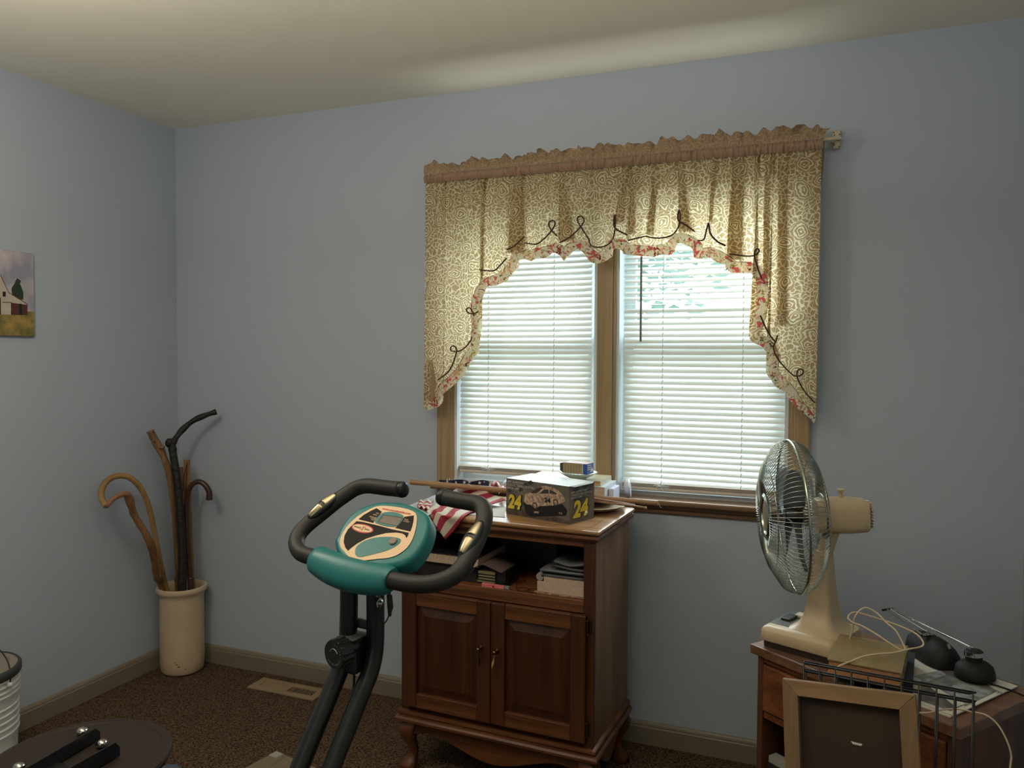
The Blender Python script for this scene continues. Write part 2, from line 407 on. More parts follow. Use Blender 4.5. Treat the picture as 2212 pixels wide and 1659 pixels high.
def lacemat(name, c_line, c_ground, transl=.5, dark=1.):
    m = bpy.data.materials.new(name); m.use_nodes = True; nt = m.node_tree; b = nt.nodes['Principled BSDF']; L = nt.links
    N = nt.nodes.new
    tc = N('ShaderNodeTexCoord'); mp = N('ShaderNodeMapping'); mp.inputs['Scale'].default_value = (1, 0, 1); L.new(tc.outputs['UV'], mp.inputs['Vector'])
    sc = N('ShaderNodeMapping'); sc.inputs['Scale'].default_value = (1, 1, 1); L.new(tc.outputs['UV'], sc.inputs['Vector'])
    ns = N('ShaderNodeTexNoise'); ns.inputs['Scale'].default_value = 22; ns.inputs['Detail'].default_value = 3; L.new(sc.outputs[0], ns.inputs['Vector'])
    ad = N('ShaderNodeVectorMath'); ad.operation = 'MULTIPLY_ADD'; ad.inputs[1].default_value = (.05, .05, 0); L.new(ns.outputs['Color'], ad.inputs[0]); L.new(sc.outputs[0], ad.inputs[2])
    def thr(sock, lo, hi):
        r = N('ShaderNodeMapRange'); r.inputs['From Min'].default_value = lo; r.inputs['From Max'].default_value = hi; r.inputs['To Min'].default_value = 1; r.inputs['To Max'].default_value = 0
        L.new(sock, r.inputs['Value']); return r.outputs[0]
    v1 = N('ShaderNodeTexVoronoi'); v1.voronoi_dimensions = '2D'; v1.feature = 'DISTANCE_TO_EDGE'; v1.inputs['Scale'].default_value = 68; L.new(ad.outputs[0], v1.inputs['Vector'])
    e1 = thr(v1.outputs['Distance'], .04, .16)
    v2 = N('ShaderNodeTexVoronoi'); v2.voronoi_dimensions = '2D'; v2.inputs['Scale'].default_value = 12; v2.inputs['Randomness'].default_value = .8; L.new(ad.outputs[0], v2.inputs['Vector'])
    sn = N('ShaderNodeMath'); sn.operation = 'MULTIPLY'; sn.inputs[1].default_value = 58; L.new(v2.outputs['Distance'], sn.inputs[0])
    si = N('ShaderNodeMath'); si.operation = 'SINE'; L.new(sn.outputs[0], si.inputs[0])
    ringm = N('ShaderNodeMapRange'); ringm.inputs['From Min'].default_value = .0; ringm.inputs['From Max'].default_value = .5; L.new(si.outputs[0], ringm.inputs['Value'])
    ins = thr(v2.outputs['Distance'], .33, .36)
    mul = N('ShaderNodeMath'); mul.operation = 'MULTIPLY'; L.new(ringm.outputs[0], mul.inputs[0]); L.new(ins, mul.inputs[1])
    inv = N('ShaderNodeMath'); inv.operation = 'SUBTRACT'; inv.inputs[0].default_value = 1; L.new(ins, inv.inputs[1])
    m2 = N('ShaderNodeMath'); m2.operation = 'MULTIPLY'; L.new(e1, m2.inputs[0]); L.new(inv.outputs[0], m2.inputs[1])
    mx = N('ShaderNodeMath'); mx.operation = 'MAXIMUM'; L.new(mul.outputs[0], mx.inputs[0]); L.new(m2.outputs[0], mx.inputs[1])
    cm = N('ShaderNodeMix'); cm.data_type = 'RGBA'; cm.inputs['A'].default_value = S(c_ground); cm.inputs['B'].default_value = S(c_line); L.new(mx.outputs[0], cm.inputs['Factor'])
    L.new(cm.outputs['Result'], b.inputs['Base Color']); b.inputs['Roughness'].default_value = .9; b.inputs['Specular IOR Level'].default_value = .1
    t = N('ShaderNodeBsdfTranslucent'); L.new(cm.outputs['Result'], t.inputs[0]); ms = N('ShaderNodeMixShader'); ms.inputs[0].default_value = transl
    L.new(b.outputs[0], ms.inputs[1]); L.new(t.outputs[0], ms.inputs[2]); L.new(ms.outputs[0], nt.nodes['Material Output'].inputs[0])
    return m
def floralmat():
    m = bpy.data.materials.new('floral_trim'); m.use_nodes = True; nt = m.node_tree; b = nt.nodes['Principled BSDF']; L = nt.links; N = nt.nodes.new
    tc = N('ShaderNodeTexCoord')
    def layer(scale, lo, hi, col, prev, off):
        n = N('ShaderNodeTexNoise'); n.inputs['Scale'].default_value = scale; n.inputs['Detail'].default_value = 3; n.inputs['Distortion'].default_value = 1.2
        mp = N('ShaderNodeMapping'); mp.inputs['Location'].default_value = off; L.new(tc.outputs['Object'], mp.inputs[0]); L.new(mp.outputs[0], n.inputs['Vector'])
        r = N('ShaderNodeMapRange'); r.inputs['From Min'].default_value = lo; r.inputs['From Max'].default_value = hi; L.new(n.outputs['Fac'], r.inputs['Value'])
        mx = N('ShaderNodeMix'); mx.data_type = 'RGBA'; mx.inputs['B'].default_value = S(col); L.new(r.outputs[0], mx.inputs['Factor'])
        if isinstance(prev, tuple): mx.inputs['A'].default_value = S(prev)
        else: L.new(prev, mx.inputs['A'])
        return mx.outputs['Result']
    c = layer(38, .56, .64, (230, 178, 146), (236, 232, 216), (0, 0, 0))
    c = layer(52, .58, .62, (176, 164, 92), c, (5, 1, 2))
    c = layer(28, .58, .62, (212, 104, 108), c, (9, 3, 7))
    c = layer(46, .62, .66, (134, 36, 62), c, (9.02, 3, 7.01))
    c = layer(70, .63, .67, (92, 112, 96), c, (15, 7, 1))
    L.new(c, b.inputs['Base Color']); b.inputs['Roughness'].default_value = .9
    t = N('ShaderNodeBsdfTranslucent'); L.new(c, t.inputs[0]); ms = N('ShaderNodeMixShader'); ms.inputs[0].default_value = .5
    L.new(b.outputs[0], ms.inputs[1]); L.new(t.outputs[0], ms.inputs[2]); L.new(ms.outputs[0], nt.nodes['Material Output'].inputs[0]); return m
lace = lacemat('lace_print', (246, 236, 204), (184, 160, 118), .56)
headm = lacemat('unlit_print', (184, 160, 130), (162, 136, 108), .25)  # the lace cloth browned, its lack of backlight put into the colour
floral = floralmat()
HEM = [(915,877),(921,885.5),(932,884),(950,876.5),(958,863),(957,851.6),(977,835.8),(993,820),(1005.5,804),(1013.4,788),(1022.4,772.5),(1033.7,761),(1034.8,747.6),(1040.5,718),(1040.5,691),(1034.8,668.5),(1038,652.7),(1047,634.6),(1056,618.8),(1072,617.6),(1090,609.7),(1106,591.6),(1118.5,578),(1119.6,563),(1133,559),(1146.7,564),(1162.6,556),(1176,558.7),(1196.5,547.4),(1212,553),(1219,564),(1228,554),(1246,538),(1264,549.7),(1273,563),(1287,569),(1309.5,563),(1323,554),(1326,538),(1345.6,541.8),(1350,549.7),(1387.5,553),(1414.6,555),(1430,549.7),(1446,552),(1457.5,543),(1464,527),(1484.7,530.5),(1498,541.8),(1499,556.5),(1516,558.7),(1532,557.6),(1550,567.8),(1566,572),(1568,581),(1579.6,589),(1600,589),(1620,589),(1631.6,601.7),(1636,615),(1634,628),(1638,648),(1634,664),(1627,695.6),(1618,720.5),(1625,738.6),(1645,747.6),(1654,759),(1663,772.5),(1656.5,786),(1655,804),(1665.5,820),(1674.5,833.5),(1692.6,845),(1699,854),(1706,865),(1724,883),(1747,901),(1758,914),(1762,906)]
VY = -.088
hem = [on(x, y, 1, VY) for x, y in HEM]; hem = catmull(hem, 5)
# even spacing along the hem
acc = [0.]
for a, c_ in zip(hem, hem[1:]): acc.append(acc[-1]+(c_-a).length)
def hem_at(t):
    s = t*acc[-1]; lo, hi = 0, len(acc)-1
    while hi-lo > 1:
        mid = (lo+hi)//2
        if acc[mid] <= s: lo = mid
        else: hi = mid
    f = (s-acc[lo])/max(1e-9, acc[hi]-acc[lo]); return hem[lo].lerp(hem[hi], f)
XL, XR, ZT = on(919, 398, 1, VY).x, on(1775, 322, 1, VY).x, 2.078
# fold positions (top x in pixels) seen on the cloth: sharp pleat edges
FOLDS = [1038, 1099, 1135, 1209, 1330, 1357, 1394, 1410, 1466, 1500, 1532, 1552, 1570, 1580, 1628, 1655, 1682, 1697]
fx = [on(x, 450, 1, VY).x for x in FOLDS]
def foldy(x, zf):
    """depth of the cloth: shallow waves plus soft pleat steps, fading out in the flat end panels"""
    y = 0; k = (x-XL)/(XR-XL)
    y += .006*math.sin(k*46+1.3*math.sin(k*9))+.0035*math.sin(k*103+2)
    for i, f in enumerate(fx):
        d = (x-f)/.010
        if abs(d) < 4: y += (.006 if i % 2 else -.006)*math.tanh(d*1.5)*math.exp(-abs(d)*.7)*2
    amp = 1.0 if .13 < k < .87 else .45
    return y*amp*(.55+.6*zf)
NC, NR = 460, 30
# the x of the top of each column grows evenly while the hem curls about below it
hx = [hem_at(j/(NC-1)) for j in range(NC)]
mono = []; cur = -1e9
for p in hx: cur = max(cur, p.x); mono.append(cur)
m0, m1 = mono[0], mono[-1]
tops = []
for j in range(NC):
    k = (mono[j]-m0)/(m1-m0); k = .90*k+.10*j/(NC-1)
    tops.append(XL+(XR-XL)*k)
G = []
for i in range(NR):
    a = i/(NR-1); row = []
    for j in range(NC):
        h = hx[j]; e = a**1.0
        x = tops[j]*(1-e)+h.x*e; z = ZT*(1-e)+h.z*e
        x += (-.0 if a < .02 else 0)
        row.append(Vector((x, VY+foldy(tops[j], a)-.004*math.sin(j*.9)*(1-a)**6, z)))
    G.append(row)
val = thing('valance', 'gathered cream and tan rose-print valance with floral scalloped hem over the double window', 'curtain', (2.05, VY, ZT))
mb = MB(); uvl = mb.bm.loops.layers.uv.verify()
V = [[mb.bm.verts.new(p) for p in r] for r in G]
for i in range(NR-1):
    for j in range(NC-1):
        f = mb._f([V[i][j], V[i][j+1], V[i+1][j+1], V[i+1][j]])
        for lp in f.loops: lp[uvl].uv = (lp.vert.co.x, lp.vert.co.z)
mb.build('curtain_panel', lace, val, smooth=True, fix=False)
# left tail: the turned-under corner hanging behind the hem
def sheet(name, P, mt, parent, y, wob=.004):
    pts = [on(a, c_, 1, y) for a, c_ in P]; mb = MB(); mb.prism(pts, (0, .0015, 0)); return mb.build(name, mt, parent)
Lp = [on(a, c_, 1, VY+.012) for a, c_ in ((931, 770), (928, 806), (919, 850), (915, 868))]; Rp = [on(a, c_, 1, VY+.004) for a, c_ in ((938, 790), (944, 822), (949, 850), (952, 866))]
Gt = [[l.lerp(r_, k/6)+Vector((0, -.008*math.sin(PI*k/6), 0)) for k in range(7)] for l, r_ in zip(Lp, Rp)]
MB().grid(Gt, uv=True).build('turned_tail', headm, val, smooth=True, fix=False)
# scalloped floral band along the hem
NB = 330
band = []; edge = []
for j in range(NB):
    t = .012+.982*j/(NB-1); p = hem_at(t); q0 = hem_at(max(0, t-.012)); q1 = hem_at(min(1, t+.012)); d = (q1-q0); d.y = 0; d.normalize()
    n = Vector((-d.z, 0, d.x))
    wv = .036*min(1, .5+j/20)*min(1, .3+(NB-j)/25)
    q = p+n*wv
    yy = VY-.007+foldy(p.x, 1)*.9
    band.append((Vector((p.x, yy-.002*math.sin(j*.8), p.z)), Vector((q.x, yy, q.z)))); edge.append(Vector((q.x, yy-.001, q.z)))
MB().grid([[a.lerp(c_, k/4)+Vector((0, -.003*math.sin(PI*k/4), 0)) for k in range(5)] for a, c_ in band]).build('floral_hem', floral, val, smooth=True, fix=False)
# smooth inner edge piping
sm = [sum((edge[max(0, min(NB-1, j+k))] for k in range(-4, 5)), Vector())/9 for j in range(NB)]
MB().tube(sm, .0008, 5).build('piping', mat('maroon_piping', (120, 60, 62), .8), val)
# header: rod pocket and ruffle
NX = 900; Gp = []; Gr = []
x0h, x1h = on(919, 370, 1, -.09).x, on(1775, 300, 1, -.09).x+.004
def gath(k, s): return noise.noise(Vector((k*130, s, 0)))*.9+noise.noise(Vector((k*300, s+4, 0)))*.6
for i in range(8):
    a = i/7; row = []
    for j in range(NX):
        k = j/(NX-1); x = x0h+(x1h-x0h)*k
        row.append(Vector((x+.002*noise.noise(Vector((k*60, a*2, 3))), VY-.010-.010*math.sin(PI*a)-.0085*gath(k, a*.7), 2.074+.032*a)))
    Gp.append(row)
for i in range(9):
    a = i/8; row = []
    for j in range(NX):
        k = j/(NX-1); x = x0h+(x1h-x0h)*k
        lump = .5+.5*noise.noise(Vector((k*9, 5, 0)))
        hh = .036+.020*noise.noise(Vector((k*16, 1, 0)))+.018*noise.noise(Vector((k*52, 2, 0)))+.008*(k > .3)
        if k > .985: hh = .03
        yy = VY-.014+.034*noise.noise(Vector((k*44, 8, a*.6)))*a-.012*a*lump+.014*noise.noise(Vector((k*110, 2, a)))*a
        row.append(Vector((x+.012*a*noise.noise(Vector((k*30, 12, 0)))+(.022*a*(k-.93)/.07 if k > .93 else 0), yy, 2.106+hh*(math.sin(a*PI/2)))))
    Gr.append(row)
MB().grid(Gp, uv=False).build('rod_pocket', mat('shaded_pocket', (158, 130, 108), .9, spec=.1), val, smooth=True, fix=False)  # brown shade of the gathered band is put into the cloth colour
mb = MB(); uvl = mb.bm.loops.layers.uv.verify(); V = [[mb.bm.verts.new(p) for p in r] for r in Gr]
for i in range(8):
    for j in range(NX-1):
        f = mb._f([V[i][j], V[i][j+1], V[i+1][j+1], V[i+1][j]])
        for lp in f.loops: lp[uvl].uv = (lp.vert.co.x, lp.vert.co.z)
mb.build('header_ruffle', headm, val, smooth=True, fix=False)
# doubled-over pleats lying behind the face of the cloth
PLEATS = [(1104,1135,1097,1135,385,545),(1209,1222,1208,1240,375,520),(1350,1360,1330,1350,360,480),(1362,1375,1357,1373,348,505),(1415,1428,1396,1412,345,505),(1541,1551,1532,1540,340,480),(1584,1609,1569,1604,335,560),(1466,1474,1466,1496,350,500),(1652,1661,1648,1663,330,600),(1681,1699,1677,1697,322,700),(1039,1045,1038,1046,392,590)]
for a0, a1, b0, b1, y0, y1 in PLEATS:
    A = [on(a0, y0, 1, VY), on(a1, y0, 1, VY)]; B = [on(b0, y1, 1, VY), on(b1, y1, 1, VY)]
    prof = [(0, .001), (.0, .006), (.5, .008), (1, .006), (1, .0115), (.5, .0135), (0, .0115)]
    Gq = []
    for i in range(9):
        e = i/8; l = A[0].lerp(B[0], e); r_ = A[1].lerp(B[1], e); row = []
        for u_, dy in prof: p = l.lerp(r_, u_); row.append(Vector((p.x, VY+foldy(p.x, e)+dy, p.z if i else ZT)))
        Gq.append(row)
    mb = MB(); uvl = mb.bm.loops.layers.uv.verify(); V = [[mb.bm.verts.new(p) for p in r] for r in Gq]
    for i in range(8):
        for j in range(len(prof)-1):
            f = mb._f([V[i][j], V[i][j+1], V[i+1][j+1], V[i+1][j]])
            for lp in f.loops: lp[uvl].uv = (lp.vert.co.x, lp.vert.co.z)
    mb.build('pleat', lace, val, smooth=True, fix=False)
# right return of the valance back to the wall bracket
MB().grid([[Vector((XR-.002+.010*k/5*(1 if z > 2.05 else .1), VY+.002+.080*k/5, z)) for k in range(6)] for z in (2.125, 2.10, 2.07, 1.95, 1.7, 1.4, 1.26)], uv=True).build('side_return', headm, val, smooth=True, fix=False)
# brown cord appliqué
CORDS = [
 [(948,820),(970.4,804),(981.7,786),(988.5,763.4),(988.5,752),(981.7,747),(976.7,752),(979.5,757.8),(989.6,759),(1002,754.4),(1015.6,738.6),(1024.7,718),(1026.5,691),(1022.4,675),(1015.6,665),(1008.8,668.5),(1013.4,676.4),(1024.7,677.5),(1034,673)],
 [(1038,583.6),(1070,586),(1083.4,574.5),(1097,558.7)],
 [(1097,540.6),(1112.8,531.6),(1133,511)],
 [(1135,525),(1160,528),(1178,516),(1194,499),(1202,486),(1198.7,478.5),(1192,478.5),(1187.4,485),(1193,497.7),(1206.6,511)],
 [(1211,525),(1232.6,513.5),(1255,491),(1263,477),(1257.5,468),(1249.6,470.6),(1249.6,479.6),(1257.5,493),(1271,513.5),(1279,531.6),(1300.4,534),(1320.8,525),(1328.7,506.7),(1332,479.6),(1330,466),(1327.6,479.6),(1332,495.4),(1357,509)],
 [(1358,520),(1394,511)],
 [(1395,511),(1414.6,514.6),(1437,514.6),(1455,506.7),(1466.6,491),(1471,470.6),(1468.8,456),(1465,468),(1468.8,479.6),(1484.7,488.6),(1500.5,500)],
 [(1505,519),(1520.8,518),(1527.6,495.4),(1532,484),(1536.7,506.7),(1550,522.5),(1568,531.6)],
 [(1577,549.7),(1606.7,553),(1629,553),(1640.6,545),(1637,538.4),(1631.6,543),(1630.5,554),(1636,574.5),(1643,595),(1654,618)],
 [(1643,682),(1654,707),(1665.5,727),(1676,740)],
 [(1680,725),(1677,736),(1671,752),(1681,775),(1697,795),(1715,811),(1729,811),(1735.6,803),(1729,797),(1722,804),(1724,820),(1738,845),(1760,870)]]
cordb = mat('brown_cord', (88, 58, 46), .8, noise_amt=.4, noise_scale=80)
for c_ in CORDS:
    pts = []
    for x, y in c_:
        p = on(x, y, 1, VY); a = max(0, min(1, (ZT-p.z)/.6)); pts.append(Vector((p.x, VY-.010+foldy(p.x, a), p.z)))
    MB().tube(catmull(pts, 5), .0036, 6, flat=.7).build('cord_trim', cordb, val, smooth=True)

# ---------------------------------------------------------------- outside the window
lawn = mat('lawn', (140, 160, 112), .9, noise_amt=.3, noise_scale=3)
struct(MB().bx(-6, 10, .4, 22, -.75, -.6).build('outside_lawn', lawn)).name = 'ground_outside'
leafm = mat('tree_leaves', (120, 150, 138), .7, transl=.4, col2=(165, 190, 180), noise_scale=2)
def tree(x, y, z, r, n, label, seed):
    rnd = random.Random(seed); t = thing('tree', label, 'tree', (x, y, -.6), 'trees in the yard outside')
    MB().tube([(x, y, -.6), (x+.1, y, z)], [.16, .08], 8).build('trunk', mat('bark', (90, 70, 54), .9), t)
    b = MB()
    for i in range(n):
        v = Vector((rnd.gauss(0, 1), rnd.gauss(0, 1), rnd.gauss(0, 1))).normalized()*r*rnd.uniform(.4, 1); v.z *= .8
        c = Vector((x, y, z+r*.4))+v; s = rnd.uniform(.06, .13); a = Vector((rnd.gauss(0, 1), rnd.gauss(0, 1), rnd.gauss(0, 1))).normalized(); u_, w_ = frame_of(a)
        b.poly([c-u_*s, c-w_*s*.5, c+u_*s, c+w_*s*.5])
    b.build('crown', leafm, t, fix=False)
tree(.2, 7.5, 2.2, 1.7, 900, 'leafy tree outside, glimpsed between the slats of the right blind', 3)

# ================================================================= LEFT SIDE
# ---------------------------------------------------------------- barn painting on the left wall
PX0, PX1, PZ0, PZ1 = -1.12, -.714, 1.476, 1.786
pic = thing('painting', 'small unframed painting of a white barn and dark fir tree on the wall', 'painting', (0, (PX0+PX1)/2, PZ0))
MB().bx(.001, .014, PX0, PX1, PZ0, PZ1).build('canvas', mat('canvas_edge', (150, 146, 138), .8), pic, bevel=.0015)
def PP(x, y, lift): p = on(x, y, 0, .0145); return Vector((.0145+lift, p.y, p.z))
def z6(x, y): return x/6.917, 520+y/6.917     # the zoomed reading of the painting
skym = mat('painted_sky', (206, 196, 194), .7, col2=(150, 148, 164), noise_scale=9)
grassm = mat('painted_grass', (176, 142, 78), .7, col2=(92, 98, 50), noise_scale=24)
barnw = mat('painted_white', (196, 184, 170), .7, noise_amt=.15, noise_scale=40)
barnr = mat('painted_maroon', (84, 44, 40), .7)
fir = mat('painted_fir', (48, 66, 48), .7, noise_amt=.4, noise_scale=120)
inkm = mat('painted_dark', (26, 26, 28), .7)
def flat(name, pts, mt, lift, par=None):
    P = [PP(*z6(*p), lift) if len(p) == 2 else Vector((.0145+lift, p[1], p[2])) for p in pts]
    return MB().poly(P).build(name, mt, par or pic, fix=False)
scn = MB(); y0, y1 = PX0+.001, PX1-.001; zg = PP(*z6(470, 1060), 0).z
scn.mi = 0; scn.poly([Vector((.0148, y0, zg)), Vector((.0148, y1, zg)), Vector((.0148, y1, PZ1-.001)), Vector((.0148, y0, PZ1-.001))])
scn.mi = 1; scn.poly([Vector((.0148, y0, PZ0+.001)), Vector((.0148, y1, PZ0+.001)), Vector((.0148, y1, zg)), Vector((.0148, y0, zg))])
def pq(pts, mi, lift):
    scn.mi = mi; scn.poly([PP(*z6(*p), lift) for p in pts])
pq([(258, 560), (315, 600), (295, 640), (330, 720), (350, 790), (345, 880), (190, 880), (175, 770), (170, 710), (215, 640), (235, 590)], 4, .0006)
pq([(-330, 900), (-150, 760), (-60, 520), (0, 520), (60, 640), (125, 780), (330, 905), (410, 960), (160, 925), (160, 1105), (0, 1100), (-330, 1100)], 2, .0008)
pq([(160, 925), (410, 960), (408, 1110), (165, 1108)], 3, .0009)
pq([(285, 940), (325, 945), (328, 1110), (285, 1110)], 5, .0011)
pq([(38, 760), (85, 762), (82, 835), (38, 835)], 5, .0010)
pq([(-10, 850), (8, 850), (10, 1100), (-10, 1100)], 5, .0010)
for a, c_ in (((0, 510), (60, 640)), ((60, 640), (125, 778)), ((125, 778), (250, 850)), ((250, 850), (410, 958)), ((30, 924), (165, 926))):
    pq([a, (a[0]+5, a[1]-8), (c_[0]+5, c_[1]-8), c_], 3, .0012)
scn.build('painted_scene', [skym, grassm, barnw, barnr, fir, inkm], pic, fix=False)

# ---------------------------------------------------------------- crock with canes
crockm = mat('cream_stoneware', (206, 184, 152), .35, noise_amt=.06, noise_scale=12)
PC = Vector((.133, -.122, 0))
ck = thing('crock', 'tall cream stoneware crock in the corner, holding walking canes', 'crock', PC)
prof = [(.078, .002), (.084, .004), (.090, .014), (.093, .05), (.093, .20), (.093, .335), (.096, .352), (.104, .360), (.108, .370), (.106, .380), (.098, .384), (.090, .380), (.084, .365), (.083, .30), (.082, .04), (.0, .035)]
b = MB(); b.lathe(prof[:-1]+[(.001, .035)], PC, n=48)
b.build('crock_body', crockm, ck, smooth=True, autos=50)
stm = mat('brown_stain', (128, 84, 52), .6)
c0 = onp(384, 1438, PC, (PC-CAMP).normalized())
b = MB()
for (x, y), s in (((382, 1436), .004), ((386, 1441), .005), ((400, 1446), .003), ((378, 1432), .003)):
    d = ray(x, y); d.normalize(); o = CAMP-PC; aa = d.x**2+d.y**2; bb = 2*(o.x*d.x+o.y*d.y); cc = o.x**2+o.y**2-.0934**2; t = (-bb-math.sqrt(bb*bb-4*aa*cc))/(2*aa); p = CAMP+d*t
    nn = Vector((p.x-PC.x, p.y-PC.y, 0)).normalized(); tx = Vector((-nn.y, nn.x, 0)); b.poly([p+nn*.0004+tx*s*math.cos(k)*(1+.5*math.sin(3*k))+Vector((0, 0, s*.8*math.sin(k))) for k in (0, .9, 1.7, 2.6, 3.5, 4.3, 5.3)])
b.build('stain', stm, ck, fix=False)
CG = 'walking canes in the cream crock'
def cane(name, label, path, rad, mt, foot, n=12, bumps=0, seed=0):
    """path: (px, py, distance) from the rim upward; foot: where it stands inside the crock"""
    P = [Vector(foot)]+[dep(*q) for q in path]; P = catmull(P, 7)
    rnd = random.Random(seed)
    b = MB()
    rr = lambda t: lerpl(rad, t)*(1+bumps*noise.noise(Vector((t*18, seed, 0))))
    b.tube(P, rr, n)
    for v in b.bm.verts:
        if bumps: v.co += Vector((1, 1, 0))*.003*bumps*noise.noise(v.co*60)
    return P, b
oakl = wood('cane_honey', (168, 132, 86), (132, 98, 58), 'z', .6, .35, .05)
oakg = wood('cane_knotty', (146, 104, 64), (90, 60, 36), 'z', .8, .45, .4)
tanw = wood('cane_tan', (150, 114, 72), (98, 70, 42), 'z', .8, .45, .3)
blkw = mat('cane_black', (26, 22, 20), .55, bump=.6, bump_scale=80)
drkw = wood('cane_dark', (78, 52, 34), (44, 28, 19), 'z', .6, .35, .1)
palew = wood('cane_pale', (164, 124, 84), (130, 92, 58), 'z', .5, .5, .1)
def scale_path(pts, d0, d1):
    n = len(pts)-1; return [(x, y, d0+(d1-d0)*(i/n)**.8) for i, (x, y) in enumerate(pts)]
A = scale_path([(361,1276),(350.6,1233.5),(339.4,1181),(328,1121.5),(315,1076.7),(298,1046.8),(276,1030),(251.6,1028.8),(231,1039),(219.9,1058),(219.9,1076.7),(229,1093.5)], 3.44, 3.10)
t = thing('walking_cane', 'honey coloured cane with a wide smooth crook handle, leaning left', 'cane', PC+Vector((-.02, -.03, .04)), CG)
P, b = cane('a', '', A, [.0105, .0110, .0112, .0115, .012, .0125, .0125, .012], oakl, PC+Vector((.02, .01, .045))); b.build('shaft', oakl, t, smooth=True)
Bp = scale_path([(350.6,1275),(339.4,1248.5),(334,1218.6),(328,1185),(313,1151),(290.9,1114),(279.6,1080),(270,1067),(246,1077),(229,1095)], 3.415, 3.075)
t = thing('walking_cane', 'knotty brown branch cane with a short bent handle, beneath the honey crook', 'cane', PC+Vector((-.02, -.05, .04)), CG)
P, b = cane('b', '', Bp, [.011, .012, .013, .0135, .015, .013, .0145, .016, .012, .009, .0085], oakg, PC+Vector((.0, -.02, .045)), bumps=.28, seed=3); b.build('shaft', oakg, t, smooth=True)
Cp = scale_path([(384,1270),(384,1233),(380,1160),(376.8,1106.5),(371,1061.7),(363.7,1017),(350.6,979.5),(335.7,953),(324.5,931)], 3.50, 3.37)
t = thing('walking_cane', 'thick tan stick with carved knots at its top, behind the black one', 'cane', PC+Vector((.0, .02, .04)), CG)
P, b = cane('c', '', Cp, [.010, .011, .012, .0125, .013, .0135, .0155, .017, .0165], tanw, PC+Vector((.01, .04, .045)), bumps=.22, seed=8); b.build('shaft', tanw, t, smooth=True)
MB().ball(dep(349, 966, 3.365), .011, 10, 8, (1.5, 1, .7)).build('knot', tanw, t, smooth=True)
for q in ((331.5, 934, 3.346), (333, 955, 3.352)): MB().ball(dep(*q), .0035, 8, 6).build('knot_hole', mat('dark_hole', (30, 18, 12), .8), t, smooth=True)
Dp = scale_path([(394,1272),(393.6,1196),(389.9,1121.5),(384,1046.8),(375,987),(371,957)], 3.40, 3.40)
t = thing('walking_stick', 'gnarled black stick with a long branch handle rising up to the right', 'cane', PC+Vector((.03, -.02, .04)), CG)
P, b = cane('d', '', Dp, [.017, .0185, .018, .017, .017, .0165, .017], blkw, PC+Vector((.03, -.02, .045)), bumps=.18, seed=11); b.build('shaft', blkw, t, smooth=True)
hp = catmull([dep(*q) for q in ((371, 962, 3.40), (380, 946, 3.405), (395.5, 927, 3.42), (417.9, 908.6, 3.43), (444, 897, 3.44), (467, 889.5, 3.45))], 6)
b = MB(); b.tube(hp, lambda s: .013+.0015*math.sin(s*20)-.001*s, 12); b.ball(dep(366, 957, 3.395), .018, 12, 8, (1, 1, 1.2)); b.build('branch_handle', blkw, t, smooth=True)
t = thing('walking_stick', 'flat pale wooden stick with a leather loop through a hole near its top', 'cane', PC+Vector((.04, .03, .04)), CG)
a0 = PC+Vector((.04, .035, .05)); a1 = dep(403, 992.6, 3.47); dx = CR*.0125; dy = CF*.005
R = [[p-dx-dy, p+dx-dy, p+dx+dy, p-dx+dy] for p in (a0, a1)]; MB().rings(R).build('shaft', palew, t, bevel=.002)
lo = [dep(x, y, 3.455) for x, y in ((404.5, 1001), (401, 1012), (397, 1030), (396, 1052), (400, 1064), (402, 1046), (403, 1020), (404, 1003))]
MB().tube(catmull(lo, 5, True), .0016, 6, closed=True).build('leather_loop', mat('leather', (66, 34, 24), .7), t, smooth=True)
t = thing('walking_stick', 'short pale round stick, only its tip showing right behind the black one', 'cane', PC+Vector((.03, .05, .04)), CG)
MB().tube([PC+Vector((.022, .055, .05)), dep(390.5, 1009, 3.52)], [.010, .011], 12).build('shaft', palew, t, smooth=True, autos=40)
Fp = scale_path([(412,1265),(411,1245),(406.7,1196),(403.7,1140),(403,1084),(410,1054),(425,1041),(440,1045),(451.5,1061.7),(452,1080)], 3.43, 3.42)
t = thing('walking_cane', 'dark brown cane with a small crook handle turned to the right', 'cane', PC+Vector((.05, -.01, .04)), CG)
P, b = cane('f', '', Fp, [.014, .0135, .012, .0115, .011, .011, .0115, .0125, .0135], drkw, PC+Vector((.05, -.0, .045))); b.build('shaft', drkw, t, smooth=True)

# ---------------------------------------------------------------- floor register
v = [on(x, y, 2, .004) for x, y in ((565, 1467), (710, 1489), (680, 1515), (535, 1486))]
regm = mat('tan_enamel', (150, 128, 98), .4); darkm = mat('duct_dark', (6, 6, 6), .8)
reg = thing('floor_register', 'tan metal heating register set in the carpet by the wall', 'register', (.69, -.115, 0))
X0, X1, Y0, Y1 = .53, .865, -.168, -.062
b = MB(); rx0, rx1, ry0, ry1 = X0+.035, X1-.035, Y0+.030, Y1-.030; xm = (rx0+rx1)/2-.004
b.bx(X0, X1, Y0, ry0, 0, .006); b.bx(X0, X1, ry1, Y1, 0, .006); b.bx(X0, rx0, ry0, ry1, 0, .006); b.bx(rx1, X1, ry0, ry1, 0, .006); b.bx(xm-.006, xm+.014, ry0, ry1, 0, .006)
for k in range(1, 11): x = xm+.014+(rx1-xm-.014)*k/11; b.bx(x-.0016, x+.0016, ry0, ry1, .001, .0055)
b.build('faceplate', regm, reg, bevel=.0012)
b = MB()
